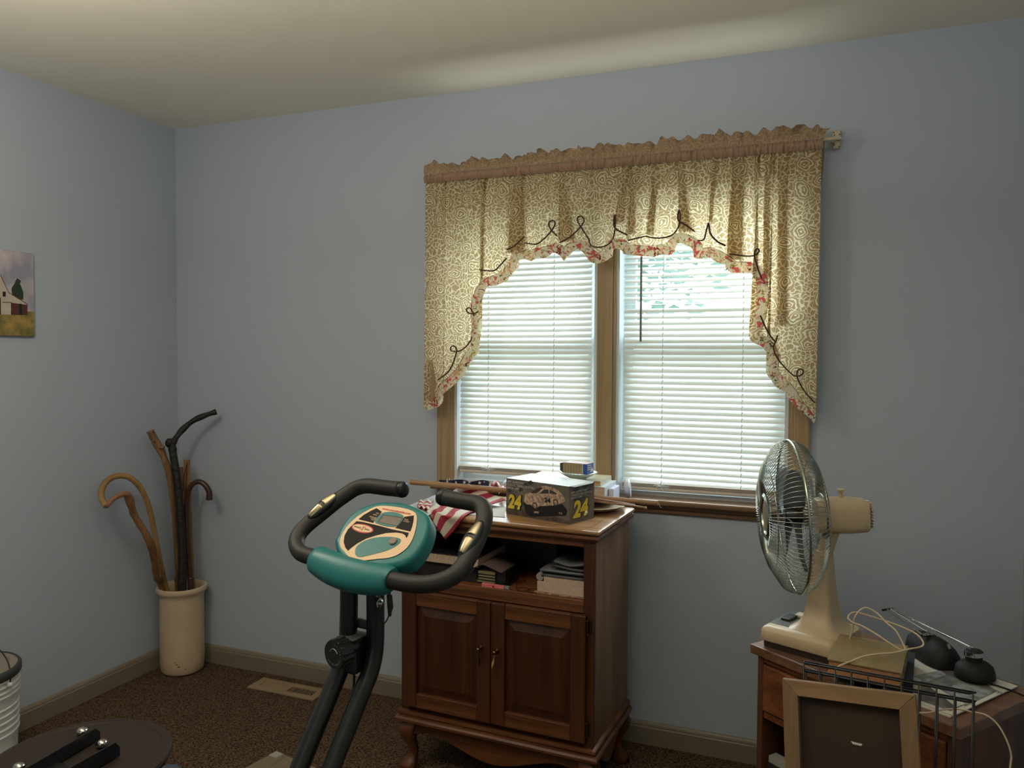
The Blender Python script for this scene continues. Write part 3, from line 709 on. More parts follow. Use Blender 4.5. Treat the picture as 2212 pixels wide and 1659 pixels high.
for k in range(1, 13):
    x = rx0+(xm-.006-rx0)*k/12; b.box((x, (ry0+ry1)/2, .003), (.0125, ry1-ry0, .0012), Matrix.Translation((x, 0, .003)) @ Matrix.Rotation(.35, 4, 'Y') @ Matrix.Translation((-x, 0, -.003)))
b.build('closed_louver', regm, reg)
MB().bx(rx0, rx1, ry0, ry1, 0, .0008).build('duct', darkm, reg)

# ---------------------------------------------------------------- bucket
bk = thing('bucket', 'white ribbed plastic bucket with a dark rimmed lid, cut by the left edge', 'bucket', (.172, -1.09, 0))
BC = Vector((.172, -1.09, 0)); bw = mat('bucket_plastic', (206, 202, 196), .4)
prof = [(.130, .001), (.134, .004), (.1395, .15)]
for k in range(5):
    z = .155+k*.022; prof += [(.1400, z), (.1445, z+.003), (.1445, z+.007), (.1405, z+.010)]
for z in (.285, .300, .318, .336): prof += [(.1425, z), (.1485, z+.003), (.1490, z+.007), (.1435, z+.010)]
prof += [(.147, .352), (.147, .362), (.138, .362)]
MB().lathe(prof+[(.001, .358)], BC, n=56).build('bucket_body', bw, bk, smooth=True, autos=35)
MB().lathe([(.1495, .346), (.1530, .352), (.1530, .372), (.1480, .378), (.142, .376), (.142, .363), (.149, .3625)], BC, n=56, cap=False).build('lid_rim', mat('dark_olive_plastic', (58, 58, 50), .45), bk, smooth=True, autos=40)
MB().lathe([(.141, .364), (.141, .376), (.120, .378), (.116, .373), (.090, .373), (.088, .377), (.001, .377)], BC, n=48).build('lid', mat('lid_plastic', (150, 140, 126), .5, noise_amt=.15, noise_scale=30), bk, smooth=True, autos=35)
hd = Vector((.97, .25, 0)).normalized(); pts = []
for k in range(21):
    a = PI*k/20; pts.append(BC+hd*(.153*math.cos(a))+Vector((-.25*.04, .97*.04, 0))*math.sin(a)+Vector((0, 0, .330+.125*math.sin(a))))
MB().tube(pts, .0022, 6).build('wire_handle', mat('handle_wire', (40, 40, 42), .4, metal=.6), bk, smooth=True)
for q in (pts[0], pts[-1]): MB().ball(q, .009, 10, 8).build('handle_ear', bw, bk, smooth=True)

# ---------------------------------------------------------------- round dark disc with bolted bracket (lower left)
dk = mat('dark_brown_laminate', (48, 39, 32), .6, spec=.25)
SZ = .56
q1_, q2_, q3_ = [on(x, y, 2, SZ) for x, y in ((359, 1634), (232, 1551), (30, 1608))]
def circum(a, b_, c_):
    d_ = 2*(a.x*(b_.y-c_.y)+b_.x*(c_.y-a.y)+c_.x*(a.y-b_.y)); A_, B_, C_ = a.x**2+a.y**2, b_.x**2+b_.y**2, c_.x**2+c_.y**2
    return Vector(((A_*(b_.y-c_.y)+B_*(c_.y-a.y)+C_*(a.y-b_.y))/d_, (A_*(c_.x-b_.x)+B_*(a.x-c_.x)+C_*(b_.x-a.x))/d_, a.z))
SCN = circum(q1_, q2_, q3_)
st = thing('round_stool', 'dark brown round stool seat with a black steel bracket bolted on its face', 'stool', (SCN.x, SCN.y, 0))
SR = (q1_-SCN).length
MB().lathe([(SR-.012, -.022), (SR-.004, -.018), (SR, -.008), (SR-.002, -.002), (SR-.008, 0), (SR-.020, 0), (SR-.023, -.0025), (.001, -.0025)], SCN, n=96).build('seat', dk, st, smooth=True, autos=30)
b = MB(); b.lathe([(.16, 0), (.17, .004), (.17, .02), (.05, .035), (.03, .05), (.028, SZ-.02)], (SCN.x, SCN.y, 0), n=32); b.build('pedestal', mat('black_steel', (14, 14, 15), .4), st, smooth=True, autos=40)
blk = mat('black_enamel', (16, 15, 15), .38, spec=.5)
p1 = on(248, 1590, 2, SZ+.004); p0 = on(60, 1672, 2, SZ+.004); dd = (p1-p0).normalized(); dd.z = 0; dn = Vector((-dd.y, dd.x, 0))
# two upright flanges and a web, running along dd
def flange(name, xa, ya, xb, yb, hgt, wdt):
    a = on(xa, ya, 2, SZ); c_ = on(xb, yb, 2, SZ); e = (c_-a).normalized(); n_ = Vector((-e.y, e.x, 0))
    b = MB(); b.prism([a, c_, c_+Vector((0, 0, hgt*.55))-e*.0, c_+Vector((0, 0, hgt))-e*.012, a+Vector((0, 0, hgt))], n_*.004)
    b.prism([a+Vector((0, 0, 0)), c_-e*.01, c_-e*.01+n_*wdt, a+n_*wdt], (0, 0, .004))
    return b.build(name, blk, st, bevel=.001)
flange('bracket', 60, 1690, 217, 1596, .030, .030)
flange('bracket', 110, 1720, 260, 1632, .034, .032)
a = on(100, 1654, 2, SZ+.001); c_ = on(130, 1640, 2, SZ+.001)
MB().prism([on(84, 1668, 2, SZ), on(104, 1640, 2, SZ), on(150, 1662, 2, SZ), on(128, 1690, 2, SZ)], (0, 0, .006)).build('cross_plate', blk, st, bevel=.001)
chrome = mat('chrome', (200, 196, 188), .12, metal=1.)
for x, y in ((178, 1580), (220, 1606), (41, 1657)):
    c = on(x, y, 2, SZ+.006); MB().lathe([(.0115, -.004), (.0125, 0), (.0115, .004), (.008, .0075), (.003, .0092), (.0005, .0095)], c, n=24).build('carriage_bolt', chrome, st, smooth=True)
# ---------------------------------------------------------------- rounded weight and board on the floor
dw = Vector(on(385, 1672, 2, .07)); dbm = mat('slate_vinyl', (78, 92, 104), .28, spec=.6)
t = thing('hand_weight', 'rounded slate blue weight on the carpet, right behind the dark disc', 'weight', (dw.x, dw.y, 0))
b = MB(); ax = Vector((.75, .66, 0)).normalized(); c = Vector((dw.x, dw.y, .052))
b.lathe([(.001, -.115), (.030, -.112), (.046, -.095), (.050, -.07), (.044, -.048), (.018, -.038), (.016, 0), (.018, .038), (.044, .048), (.050, .07), (.046, .095), (.030, .112), (.001, .115)], c-ax*.10, ax, n=28)
b.build('weight_body', dbm, t, smooth=True)
q = [on(x, y, 2, .022) for x, y in ((597, 1621), (636, 1637), (560, 1740), (470, 1710))]
e1 = (q[1]-q[0]).normalized(); e2 = Vector((-e1.y, e1.x, 0)); 
if (q[3]-q[0]).dot(e2) < 0: e2 = -e2
t = thing('wooden_board', 'weathered grey brown board lying flat on the carpet by the bike', 'board', (q[0].x, q[0].y, 0))
P = [q[0], q[0]+e1*.20, q[0]+e1*.20+e2*.45, q[0]+e2*.45]; P = [Vector((p.x, p.y, .002)) for p in P]
MB().prism(P, (0, 0, .018)).build('plank', wood('grey_board', (146, 130, 104), (112, 96, 74), 'y', .6, .7, .2, rot=.4), t, bevel=.002)
o0 = Vector((q[0].x, q[0].y, .0203)); MB().prism([o0+e1*.001+e2*.001, o0+e1*.036+e2*.001, o0+e1*.036+e2*.034, o0+e1*.001+e2*.034], (0, 0, .0006)).build('sticker', mat('white_sticker', (168, 160, 154), .6), t)

# ================================================================= CABINET (turned 2.5 degrees)
TH = .0431; CO = Vector((2.1406, -.5273, 0)); CW, CD, CZ = .679, .386, .889
MC = Matrix.Translation(CO) @ Matrix.Rotation(-TH, 4, 'Z')      # local: x left of the right corner is negative, y towards the wall
def cp(x, y, z): return MC @ Vector((x, y, z))
def cinv(p): return MC.inverted() @ p
def cz(x, y, z=CZ): return cinv(on(x, y, 2, z))                   # pixel -> local point on the top
oakx = wood('oak_rail', (108, 64, 34), (48, 25, 11), 'x', .7, .38, .25)
oakz = wood('oak_stile', (84, 47, 24), (40, 21, 10), 'z', .7, .38, .25)
oaks = wood('oak_side', (128, 94, 62), (88, 62, 38), 'z', .6, .45, .15)
oakp = wood('oak_panel', (72, 39, 18), (38, 19, 8), 'z', .9, .35, .25)
cab = thing('cabinet', 'dark oak cabinet on cabriole legs with an open shelf and two panelled doors', 'cabinet', cp(-CW/2, CD/2, 0))
def cb(name, x0, x1, y0, y1, z0, z1, m=oakx, bevel=.002, par=None): return MB().bx(x0, x1, y0, y1, z0, z1, MC).build(name, m, par or cab, bevel=bevel)
# moulded top
def moulding(prof, name, mt):
    """profile (out, z) swept round left, front and right sides"""
    R = []
    for o, z in prof: R.append([cp(-CW-o, CD, z), cp(-CW-o, -o, z), cp(o, -o, z), cp(o, CD, z)])
    return R
topm = wood('oak_top', (168, 128, 88), (126, 88, 56), 'x', .8, .22, .06)
b = MB(); o = .019
b.rings(moulding([(o-.006, CZ), (o, CZ-.003), (o+.001, CZ-.009), (o-.002, CZ-.014), (o-.008, CZ-.017)], '', 0), cap=True)
b.build('top_board', topm, cab, smooth=True, autos=30)
b = MB(); b.rings(moulding([(.009, CZ-.0165), (.016, CZ-.020), (.0175, CZ-.027), (.014, CZ-.033), (.004, CZ-.036)], '', 0)); b.build('top_moulding', oakx, cab, smooth=True, autos=30)
inl = MB()
for (x0, x1, y0, y1) in ((-CW+.02, -.02, .018, .0195), (-CW+.02, -.02, CD-.03, CD-.0285), (-CW+.02, -CW+.0215, .018, CD-.03), (-.0215, -.02, .018, CD-.03)): inl.bx(x0, x1, y0, y1, CZ, CZ+.0002, MC)
inl.build('inlay_line', mat('inlay', (98, 66, 40), .4), cab)
zb = .215
cb('side_panel', -CW, -CW+.016, .0, CD, zb, CZ-.033, oaks); cb('side_panel', -.016, 0, .0, CD, zb, CZ-.033, oaks)
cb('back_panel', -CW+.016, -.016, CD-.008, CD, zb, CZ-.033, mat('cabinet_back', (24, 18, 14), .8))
cb('top_rail', -CW+.034, -.034, 0, .018, .832, CZ-.033, oakx)
cb('stile', -.034, -.0, -.001, .018, zb, CZ-.033, oakz); cb('stile', -CW, -CW+.034, -.001, .018, zb, CZ-.033, oakz)
cb('shelf', -CW+.016, -.016, .0, CD-.008, .650, .668, wood('oak_shelf', (120, 74, 42), (84, 48, 26), 'x', .6, .4, .1)); cb('lower_rail', -CW+.034, -.034, 0.001, .018, .628, .650, oakx)
cb('bottom_board', -CW+.016, -.016, .018, CD-.008, zb, zb+.016, oakx)
# doors: frame and raised panel
def door(x0, x1, z0, z1, hingeright):
    fw = .048
    b = MB(); y0, y1 = -.020, -.001
    b.bx(x0+.001, x1-.001, -.006, y1, z0+.001, z1-.001, MC); d = b.build('door', oakz, cab)
    for xa, xc in ((x0, x0+fw), (x1-fw, x1)): MB().bx(xa, xc, y0, y1-.0005, z0, z1, MC).build('door_stile', oakz, d, bevel=.003, seg=2)
    for za, zc in ((z0, z0+fw), (z1-fw, z1)):
        MB().bx(x0+fw, x1-fw, y0+.0006, y1, za, zc, MC).build('door_rail', oakx, d, bevel=.003)
    P = []
    for ins, yy in ((0, -.007), (.004, -.007), (.030, -.015), (.031, -.0155)):
        P.append([cp(x0+fw+ins, yy, z0+fw+ins), cp(x1-fw-ins, yy, z0+fw+ins), cp(x1-fw-ins, yy, z1-fw-ins), cp(x0+fw+ins, yy, z1-fw-ins)])
    b = MB(); V = [[b.bm.verts.new(p) for p in r] for r in P]
    for a, c_ in zip(V, V[1:]):
        for i in range(4): b._f([a[i], a[(i+1) % 4], c_[(i+1) % 4], c_[i]])
    b._f(V[-1]); b.build('raised_panel', oakp, d)
    return d
lx = -.029; cx = cinv(onp(1059.5, 1400, cp(0, -.02, 0), MC.to_3x3() @ Vector((0, 1, 0)))).x
d1 = door(-CW+.020, cx-.0012, .236, .628, False); d2 = door(cx+.0012, -.020, .236, .628, True)
brass = mat('old_brass', (120, 96, 60), .3, metal=1.); litbrass = mat('lit_brass', (236, 190, 116), .42, metal=.25)  # right pull's brass is brightened, the light it catches put into the colour
hng = mat('dark_brass', (92, 74, 50), .38, metal=.9)
pl = MC.to_3x3() @ Vector((0, 1, 0))
for d, px, pyk, tip, m_ in ((d1, 1038, 1399, (1035, 1436), hng), (d2, 1073, 1406, (1062.5, 1445), litbrass)):
    c = onp(px, pyk, cp(0, -.021, 0), pl); nrm = -pl
    b = MB(); b.lathe([(.0085, 0), (.009, .002), (.004, .005), (.0035, .012), (.006, .015), (.0072, .019), (.005, .023), (.001, .024)], c, nrm, 16)
    kn = b.build('handle_post', brass, d, smooth=True)
    e = onp(tip[0], tip[1], cp(0, -.030, 0), pl); s = c+nrm*.013-Vector((0, 0, .005))
    dirv = (e-s); Ln = dirv.length; pts = [s+dirv*k/10 for k in range(11)]
    MB().tube(pts, [.0028, .0024, .0020, .0022, .0030, .0048, .0062, .0066, .0056, .0036, .0012], 10, flat=.5, up=nrm.cross(dirv)).build('drop_pull', m_, d, smooth=True)
for z in (.590, .275):
    c = cp(-.0175, -.011, z)
    b = MB(); b.tube([c-Vector((0, 0, .018)), c+Vector((0, 0, .018))], .0032, 8); b.ball(c+Vector((0, 0, .021)), .0036, 8, 6); b.ball(c-Vector((0, 0, .021)), .0036, 8, 6)
    b.bx(-.016, -.006, -.003, -.001, z-.020, z+.020, MC); b.build('hinge', hng, d2)
# base moulding, apron, legs
b = MB(); b.rings(moulding([(.002, .216), (.010, .212), (.011, .205), (.006, .200), (.006, .197), (.014, .194), (.0185, .188), (.018, .180), (.010, .174), (.0, .172)], '', 0)); b.build('base_moulding', oakx, cab, smooth=True, autos=28)
def apron(p0, p1, off):
    n = 40; P = [p0, p1]; top = .174; pts = [Vector((p0.x, p0.y, top)), Vector((p1.x, p1.y, top))]; low = []
    for k in range(n+1):
        t = k/n; u_ = abs(2*t-1); dz = .030+.052*(math.cos(PI*min(1, u_/.78))*.5+.5) if u_ < .78 else .030+.012*((u_-.78)/.22)
        q = p1.lerp(p0, t); low.append(Vector((q.x, q.y, top-dz)))
    return MB().prism(pts+low, off)
apron(cp(-CW+.03, .004, 0), cp(-.03, .004, 0), pl*.016).build('apron', oakx, cab)
sx = MC.to_3x3() @ Vector((1, 0, 0))
apron(cp(-.004, .03, 0), cp(-.004, CD-.03, 0), -sx*.016).build('side_apron', oaks, cab); apron(cp(-CW+.004, .03, 0), cp(-CW+.004, CD-.03, 0), sx*.016).build('side_apron', oaks, cab)
for fx_, fy in ((-1, -1), (1, -1), (-1, 1), (1, 1)):
    ox = -CW+.026 if fx_ < 0 else -.026; oy = .026 if fy < 0 else CD-.026
    prof = [(.174, .027, 0), (.160, .030, .004), (.145, .031, .010), (.125, .027, .011), (.10, .020, .004), (.075, .0155, -.004), (.055, .0155, -.004), (.040, .020, .002), (.028, .029, .009), (.016, .031, .011), (.006, .027, .009), (.0, .022, .008)]
    R = []
    for z, r, o_ in prof:
        row = []
        for k in range(20):
            a = 2*PI*k/20; sq = 1/max(abs(math.cos(a)), abs(math.sin(a))); q = min(sq, 1.18 if z > .13 else 1.06)
            row.append(cp(ox+fx_*o_*.9+r*q*math.cos(a), oy+fy*o_*.9+r*q*math.sin(a), z))
        R.append(row)
    MB().rings(R).build('leg', wood('oak_leg', (104, 60, 32), (60, 32, 16), 'z', .5, .4, .15), cab, smooth=True, autos=60)

# ---------------------------------------------------------------- things in the open shelf
SF = .668
def cs(x, y, yl): return cinv(onp(x, y, cp(0, yl, 0), pl))       # pixel -> local point on plane yl behind the front
paper = mat('paper_edges', (188, 166, 140), .8, noise_amt=.25, noise_scale=160); coverk = mat('black_cover', (26, 26, 28), .5)
def block(name, label, cat, x0, x1, y0, y1, z0, z1, mcover, mpage=paper, group=None, thick=.002, spine='left', rot=0., tab=True, par=None, M=MC):
    """a closed book: two boards, spine and page block; local box inside M"""
    cx_, cy_ = (x0+x1)/2, (y0+y1)/2
    Mx = M @ Matrix.Translation((cx_, cy_, 0)) @ Matrix.Rotation(rot, 4, 'Z') @ Matrix.Translation((-cx_, -cy_, 0))
    t = thing(name, label, cat, Mx @ Vector((cx_, cy_, z0)), group)
    b = MB(); b.bx(x0, x1, y0, y1, z0, z0+thick, Mx); b.bx(x0, x1, y0, y1, z1-thick, z1, Mx)
    if spine == 'left': b.bx(x0, x0+thick, y0, y1, z0+thick, z1-thick, Mx)
    elif spine == 'right': b.bx(x1-thick, x1, y0, y1, z0+thick, z1-thick, Mx)
    elif spine == 'front': b.bx(x0, x1, y0, y0+thick, z0+thick, z1-thick, Mx)
    elif spine == 'back': b.bx(x0, x1, y1-thick, y1, z0+thick, z1-thick, Mx)
    b.build('cover', mcover, t, bevel=.0006)
    i = .003; MB().bx(x0+(thick if spine == 'left' else i), x1-(thick if spine == 'right' else i), y0+(thick if spine == 'front' else i), y1-(thick if spine == 'back' else i), z0+thick, z1-thick, Mx).build('pages', mpage, t)
    return t
XLc = -CW+.034
xl_ = cs(921, 1205, .03).x
block('binder', 'thick ring binder with a black cover at the left of the open shelf', 'binder', xl_, xl_+.20, .02, .26, SF+.052, SF+.086, coverk, spine='left')
bxm = mat('dark_carton', (24, 20, 18), .7)
t = MB().bx(XLc+.004, xl_+.19, .03, .26, SF, SF+.0515, MC).build('storage_carton', bxm, bevel=.002); tag(t, 'dark low carton under the ring binder in the open shelf', 'box')
# folder bent over the pads
g0 = cs(1018, 1238, .02); g1 = cs(1042, 1205, .02); g2 = cs(1086, 1224, .02)
P = [Vector((g0.x, 0, SF+.035)), Vector((g0.x+.016, 0, SF+.056)), Vector((g1.x, 0, SF+.067)), Vector((g1.x+.02, 0, SF+.064)), Vector((g2.x-.008, 0, SF+.050)), Vector((g2.x, 0, SF+.050))]
C_ = catmull(P, 5); G = [[cp(p.x, yy, p.z+.0) for p in C_] for yy in (.015, .10, .18)]
fm = mat('pinkish_card', (84, 64, 60), .8)
t = MB().grid(G).build('card_folder', fm, smooth=True, solid=.0015); tag(t, 'pinkish card folder bent over the small notepads in the shelf', 'folder')
x0 = cs(1033, 1250, .03).x; x1 = cs(1069, 1250, .03).x
padc = mat('pad_green', (132, 124, 88), .8)
for k in range(4):
    z0 = SF+.006+k*.0092
    t = thing('notepad', ('small greenish notepad, %s in the stack of four in the shelf' % ('lowest', 'second from the bottom', 'second from the top', 'topmost')[k]), 'notepad', cp((x0+x1)/2, .05, z0), 'small notepads stacked in the shelf')
    dxk = (-.004, 0, 0, 0)[k]
    MB().bx(x0+dxk, x1, .03, .10, z0, z0+.006, MC).build('sheets', padc, t, bevel=.0006)
    MB().bx(x0+dxk+.0, x1+.001, .029, .101, z0+.006, z0+.0088, MC).build('cover', coverk if k != 3 else padc, t)
t = MB().bx(x0-.01, x1+.045, .03, .12, SF, SF+.006, MC).build('leather_case', coverk, bevel=.001); tag(t, 'thin black case lying under the small notepads', 'case')
t = MB().bx(x1+.003, x1+.035, .035, .10, SF+.0062, SF+.050, MC).build('black_carton', coverk, bevel=.002); tag(t, 'small black box standing right of the notepads', 'box')
# clothespin
cpn = thing('clothespin', 'pink clothespin lying at the front of the open shelf', 'clothespin', cp(cs(1064, 1273, .012).x, .012, SF))
pk = mat('pink_plastic', (222, 116, 120), .5); a = cs(1042, 1273, .01).x; c_ = cs(1090, 1273, .01).x
for (z0, z1, s_) in ((SF+.0002, SF+.0045, 0), (SF+.0062, SF+.0108, 1)):
    b = MB(); n_ = 8; prof = []
    for k in range(n_+1): u_ = k/n_; x_ = a+(c_-a)*u_; prof.append((x_, (z0+z1)/2+(.0008 if s_ else -.0)*math.cos(u_*6)))
    b.prism([cp(a, .004, z0), cp(c_, .004, z0+(.001 if not s_ else -.0012)), cp(c_, .004, z1-(.0012 if s_ else 0)), cp((a+c_)/2+.004, .004, z1), cp((a+c_)/2, .004, z1-.0012), cp((a+c_)/2-.004, .004, z1), cp(a, .004, z1)], pl*.010)
    b.build('prong', pk, cpn)
MB().tube([cp((a+c_)/2+.002, .002, SF+.0055), cp((a+c_)/2+.002, .016, SF+.0055)], .0030, 10).build('spring', mat('spring_steel', (150, 140, 130), .3, metal=1), cpn)
t = MB().bx(c_+.0005, c_+.016, .006, .016, SF, SF+.010, MC).build('eraser', mat('grey_green_plastic', (116, 128, 120), .6), bevel=.0015); tag(t, 'grey green eraser tip beside the pink clothespin', 'eraser')
# glasses
gl = thing('eyeglasses', 'brown wire eyeglasses lying at the shelf edge', 'eyeglasses', cp(cs(1140, 1278, .015).x, .015, SF)); wire = mat('brown_wire', (64, 44, 34), .4, metal=.6)
for xx in (1127, 1149):
    c = cs(xx, 1280, .012); b = MB(); b.tube([cp(c.x+.019*math.cos(2*PI*k/20), .02+.013*math.sin(2*PI*k/20), SF+.0015+.004*(.5+.5*math.sin(2*PI*k/20))) for k in range(20)], .0011, 6, closed=True); b.build('lens_rim', wire, gl, smooth=True)
ca = cs(1120, 1280, .012).x; cbx = cs(1155, 1280, .012).x
for xx, e in ((ca-.012, -.02), (cbx+.010, .02)): MB().tube([cp(xx, .022, SF+.004), cp(xx+e, .07, SF+.008), cp(xx+e*.2, .11, SF+.004)], .0012, 6).build('temple', wire, gl, smooth=True)
# papers at the right
xr0 = cs(1163, 1240, .03).x; xr1 = -.037
ppr = mat('ruled_papers', (196, 172, 150), .8, noise_amt=.2, noise_scale=200); 
t = MB().bx(cs(1155, 1280, .02).x, xr1, .012, .25, SF, SF+.004, MC).build('printed_papers', mat('printed_paper', (178, 146, 120), .8, col2=(110, 76, 62), noise_scale=70), bevel=.001); tag(t, 'printed patterned papers under the right hand books in the shelf', 'papers')
t = MB().bx(xr0, xr1, .02, .25, SF+.004, SF+.037, MC).build('paper_stack', ppr, bevel=.001); tag(t, 'thick stack of tan paper at the right of the shelf', 'papers')
b = MB(); b.tube([cp(xr0+.008, .022, SF+.0505), cp(xr0+.008, .24, SF+.0505)], .0125, 14); t = b.build('paper_roll', mat('grey_paper', (146, 138, 126), .8), smooth=True, autos=40); tag(t, 'grey rolled paper on the tan paper stack', 'paper roll')
t = MB().bx(xr0+.022, xr1, .02, .25, SF+.037, SF+.056, MC).build('writing_pad', ppr, bevel=.001); tag(t, 'writing pad on top of the tan paper stack', 'pad')
for k, (dz, lab, cc) in enumerate(((.0565, 'dark magazine just above the writing pad', (58, 60, 64)), (.071, 'grey magazine in the middle of the magazine pile', (92, 92, 96)), (.084, 'dark magazine second from the top of the pile', (50, 50, 54)), (.098, 'topmost curled grey magazine of the shelf pile', (78, 78, 80)))):
    x_ = xr0+.014+(.0, -.006, .03, .036)[k]; G = []
    for i in range(7): u_ = i/6; G.append([cp(x_+(xr1-x_)*u_, yy, SF+dz+.004*math.sin(u_*3+k)*(k > 1)+.003*(k == 3)*math.cos(u_*7)) for yy in (.02+.004*k, .24)])
    t = MB().grid(G).build('magazine', mat('mag%d' % k, cc, .4), smooth=True, solid=.007); tag(t, lab, 'magazine', 'magazines in the open shelf')
t = MB().bx(-.44, -.21, .24, .36, SF, SF+.115, MC).build('electronic_player', mat('player_black', (14, 14, 15), .35), bevel=.004); tag(t, 'black electronic device deep in the open shelf', 'device')
gm = mat('green_ink', (46, 120, 78), .6)
c = cs(1068, 1176, .239)
MB().bx(c.x, c.x+.008, .2385, .2395, c.z, c.z+.0015, MC).build('green_mark', gm, t); MB().bx(c.x+.011, c.x+.022, .2385, .2395, c.z-.002, c.z, MC).build('green_mark', gm, t)

# ---------------------------------------------------------------- on the cabinet top
card = mat('grey_carton', (112, 104, 92), .35, col2=(92, 86, 78), noise_scale=18)
cardtop = mat('carton_top', (178, 180, 170), .3, col2=(150, 156, 150), noise_scale=9)
bFL, bFR, bBR = on(1093.5, 1110, 2, CZ), on(1229, 1134, 2, CZ), on(1275.5, 1118, 2, CZ)
ex = (bFR-bFL).normalized(); ey = Vector((-ex.y, ex.x, 0)); BW_, BD_, BH_ = (bFR-bFL).length, (bBR-bFR).dot(ey), .119
MBX = Matrix.Identity(4)
for i, v_ in enumerate((ex, ey, Vector((0, 0, 1)))):
    for k in range(3): MBX[k][i] = v_[k]
for k in range(3): MBX[k][3] = bFL[k]
MBX[2][3] = CZ+.0005
rc = thing('toy_car_carton', 'grey race car collectible carton with yellow number 24', 'box', MBX @ Vector((BW_/2, BD_/2, 0)))
b = MB(); b.mi = 0; b.bx(0, BW_, 0, BD_, 0, BH_-.001, MBX); b.mi = 1; b.bx(-.0003, BW_+.0003, -.0003, BD_, BH_-.001, BH_, MBX); b.build('carton', [card, cardtop], rc)
MB().prism([MBX @ Vector(p) for p in ((BW_, .001, BH_), (BW_+.008, .02, BH_-.004), (BW_+.008, BD_-.02, BH_-.003), (BW_, BD_-.001, BH_))], (0, 0, .0008)).build('end_flap', cardtop, rc)
ez = Vector((0, 0, 1))
def fpos(u, v_, l=.0004): return MBX @ Vector((u*BW_, -l, v_*BH_))
def spos(u, v_, l=.0004): return MBX @ Vector((BW_+l, u*BD_, v_*BH_))
def decal(name, pts, mt, fp, l, par=rc): return MB().poly([fp(u, v_, l) for u, v_ in pts]).build(name, mt, par, fix=False)
blackp = mat('print_black', (22, 22, 22), .4); whitep = mat('print_white', (206, 200, 190), .5); yell = mat('print_yellow', (214, 188, 48), .4); pinkp = mat('print_crystal', (206, 176, 154), .5, col2=(136, 110, 94), noise_scale=110); dkgrey = mat('print_dark_grey', (58, 54, 50), .4)
# checkered flags, track and car picture
ch = MB()
for (u, v_) in ((.30, .88), (.38, .96), (.22, .74), (.12, .80), (.04, .66)): ch.poly([fpos(u-.04, v_, .0005), fpos(u+.01, v_-.07, .0005), fpos(u+.07, v_+.0, .0005), fpos(u+.03, v_+.07, .0005)])
ch.build('checkered_print', dkgrey, rc, fix=False); ch = MB()
for (u, v_) in ((.25, .88), (.62, .92), (.45, .78), (.75, .76), (.28, .62), (.5, .60), (.86, .92)): ch.poly([spos(u-.13, v_, .0005), spos(u+.02, v_-.08, .0005), spos(u+.16, v_+.02, .0005), spos(u+.03, v_+.09, .0005)])
ch.build('checkered_print', dkgrey, rc, fix=False)
decal('track_print', [(0, .02), (1, .02), (1, .10), (.6, .20), (.25, .22), (0, .30)], mat('print_track', (92, 78, 66), .5, col2=(60, 52, 46), noise_scale=60), fpos, .0004)
decal('plinth_print', [(.28, .40), (.33, .10), (.40, .04), (.95, .22), (.98, .36), (.90, .52)], blackp, fpos, .0006)
decal('car_print', [(.30, .42), (.31, .62), (.36, .68), (.46, .72), (.53, .86), (.62, .93), (.72, .93), (.84, .86), (.92, .74), (.94, .60), (.90, .55), (.84, .48), (.76, .44), (.54, .36), (.50, .28), (.44, .30), (.42, .36), (.34, .36)], pinkp, fpos, .0009)
decal('car_window_print', [(.40, .68), (.50, .70), (.60, .86), (.565, .885), (.50, .82)], dkgrey, fpos, .0012)
decal('car_window_print', [(.545, .70), (.62, .83), (.69, .85), (.69, .74)], dkgrey, fpos, .0012); decal('car_window_print', [(.705, .745), (.705, .85), (.79, .80), (.82, .75)], dkgrey, fpos, .0012)
for u, v_ in ((.475, .355), (.80, .53)):
    decal('wheel_print', [(u+.040*math.cos(k*PI/10), v_+.095*math.sin(k*PI/10)) for k in range(20)], dkgrey, fpos, .0011)
    decal('wheel_print', [(u+.026*math.cos(k*PI/10), v_+.062*math.sin(k*PI/10)) for k in range(20)], pinkp, fpos, .0013)
for i, tx in enumerate(('JEFF GORDON', 'COLLECTIBLE CRYSTAL', 'RACE CAR')):
    wdt = (.27, .45, .20)[i]*BW_
    text(tx, 'lettering', fpos(.02, .885-.085*i, .0014), ex, ez, .0070, whitep, rc, width=wdt)
    text(tx, 'lettering', spos(.06, .80-.075*i, .0012), ey, ez, .0062, whitep, rc, width=(.62, .86, .45)[i]*BD_)
def number(P, exx, h, wd, base, l0, l1):
    n = exx.cross(ez).normalized()
    text('24', 'number_outline', P-n*0+exx*.0012-ez*.0012, exx, ez, h*1.04, blackp, rc, width=wd*1.07, thick=l0, shear=.15, bold=.07)
    text('24', 'number_print', P, exx, ez, h, yell, rc, width=wd, thick=l1, shear=.15, bold=.05)
number(fpos(.030, .20, .0), ex, .042, .058, 0, .0010, .0015); number(spos(.13, .16, .0), ey, .049, .084, 0, .0010, .0015)
text('24', 'number_print', fpos(.625, .50, .0015), ex, ez, .0135, blackp, rc, width=.024, bold=.05); text('24', 'number_print', fpos(.85, .24, .0015), ex, ez, .0070, pinkp, rc, width=.013, bold=.03)
MB().poly([fpos(.46, .15, .0013), fpos(.54, .17, .0013), fpos(.54, .22, .0013), fpos(.46, .20, .0013)]).build('plinth_plate', pinkp, rc, fix=False)

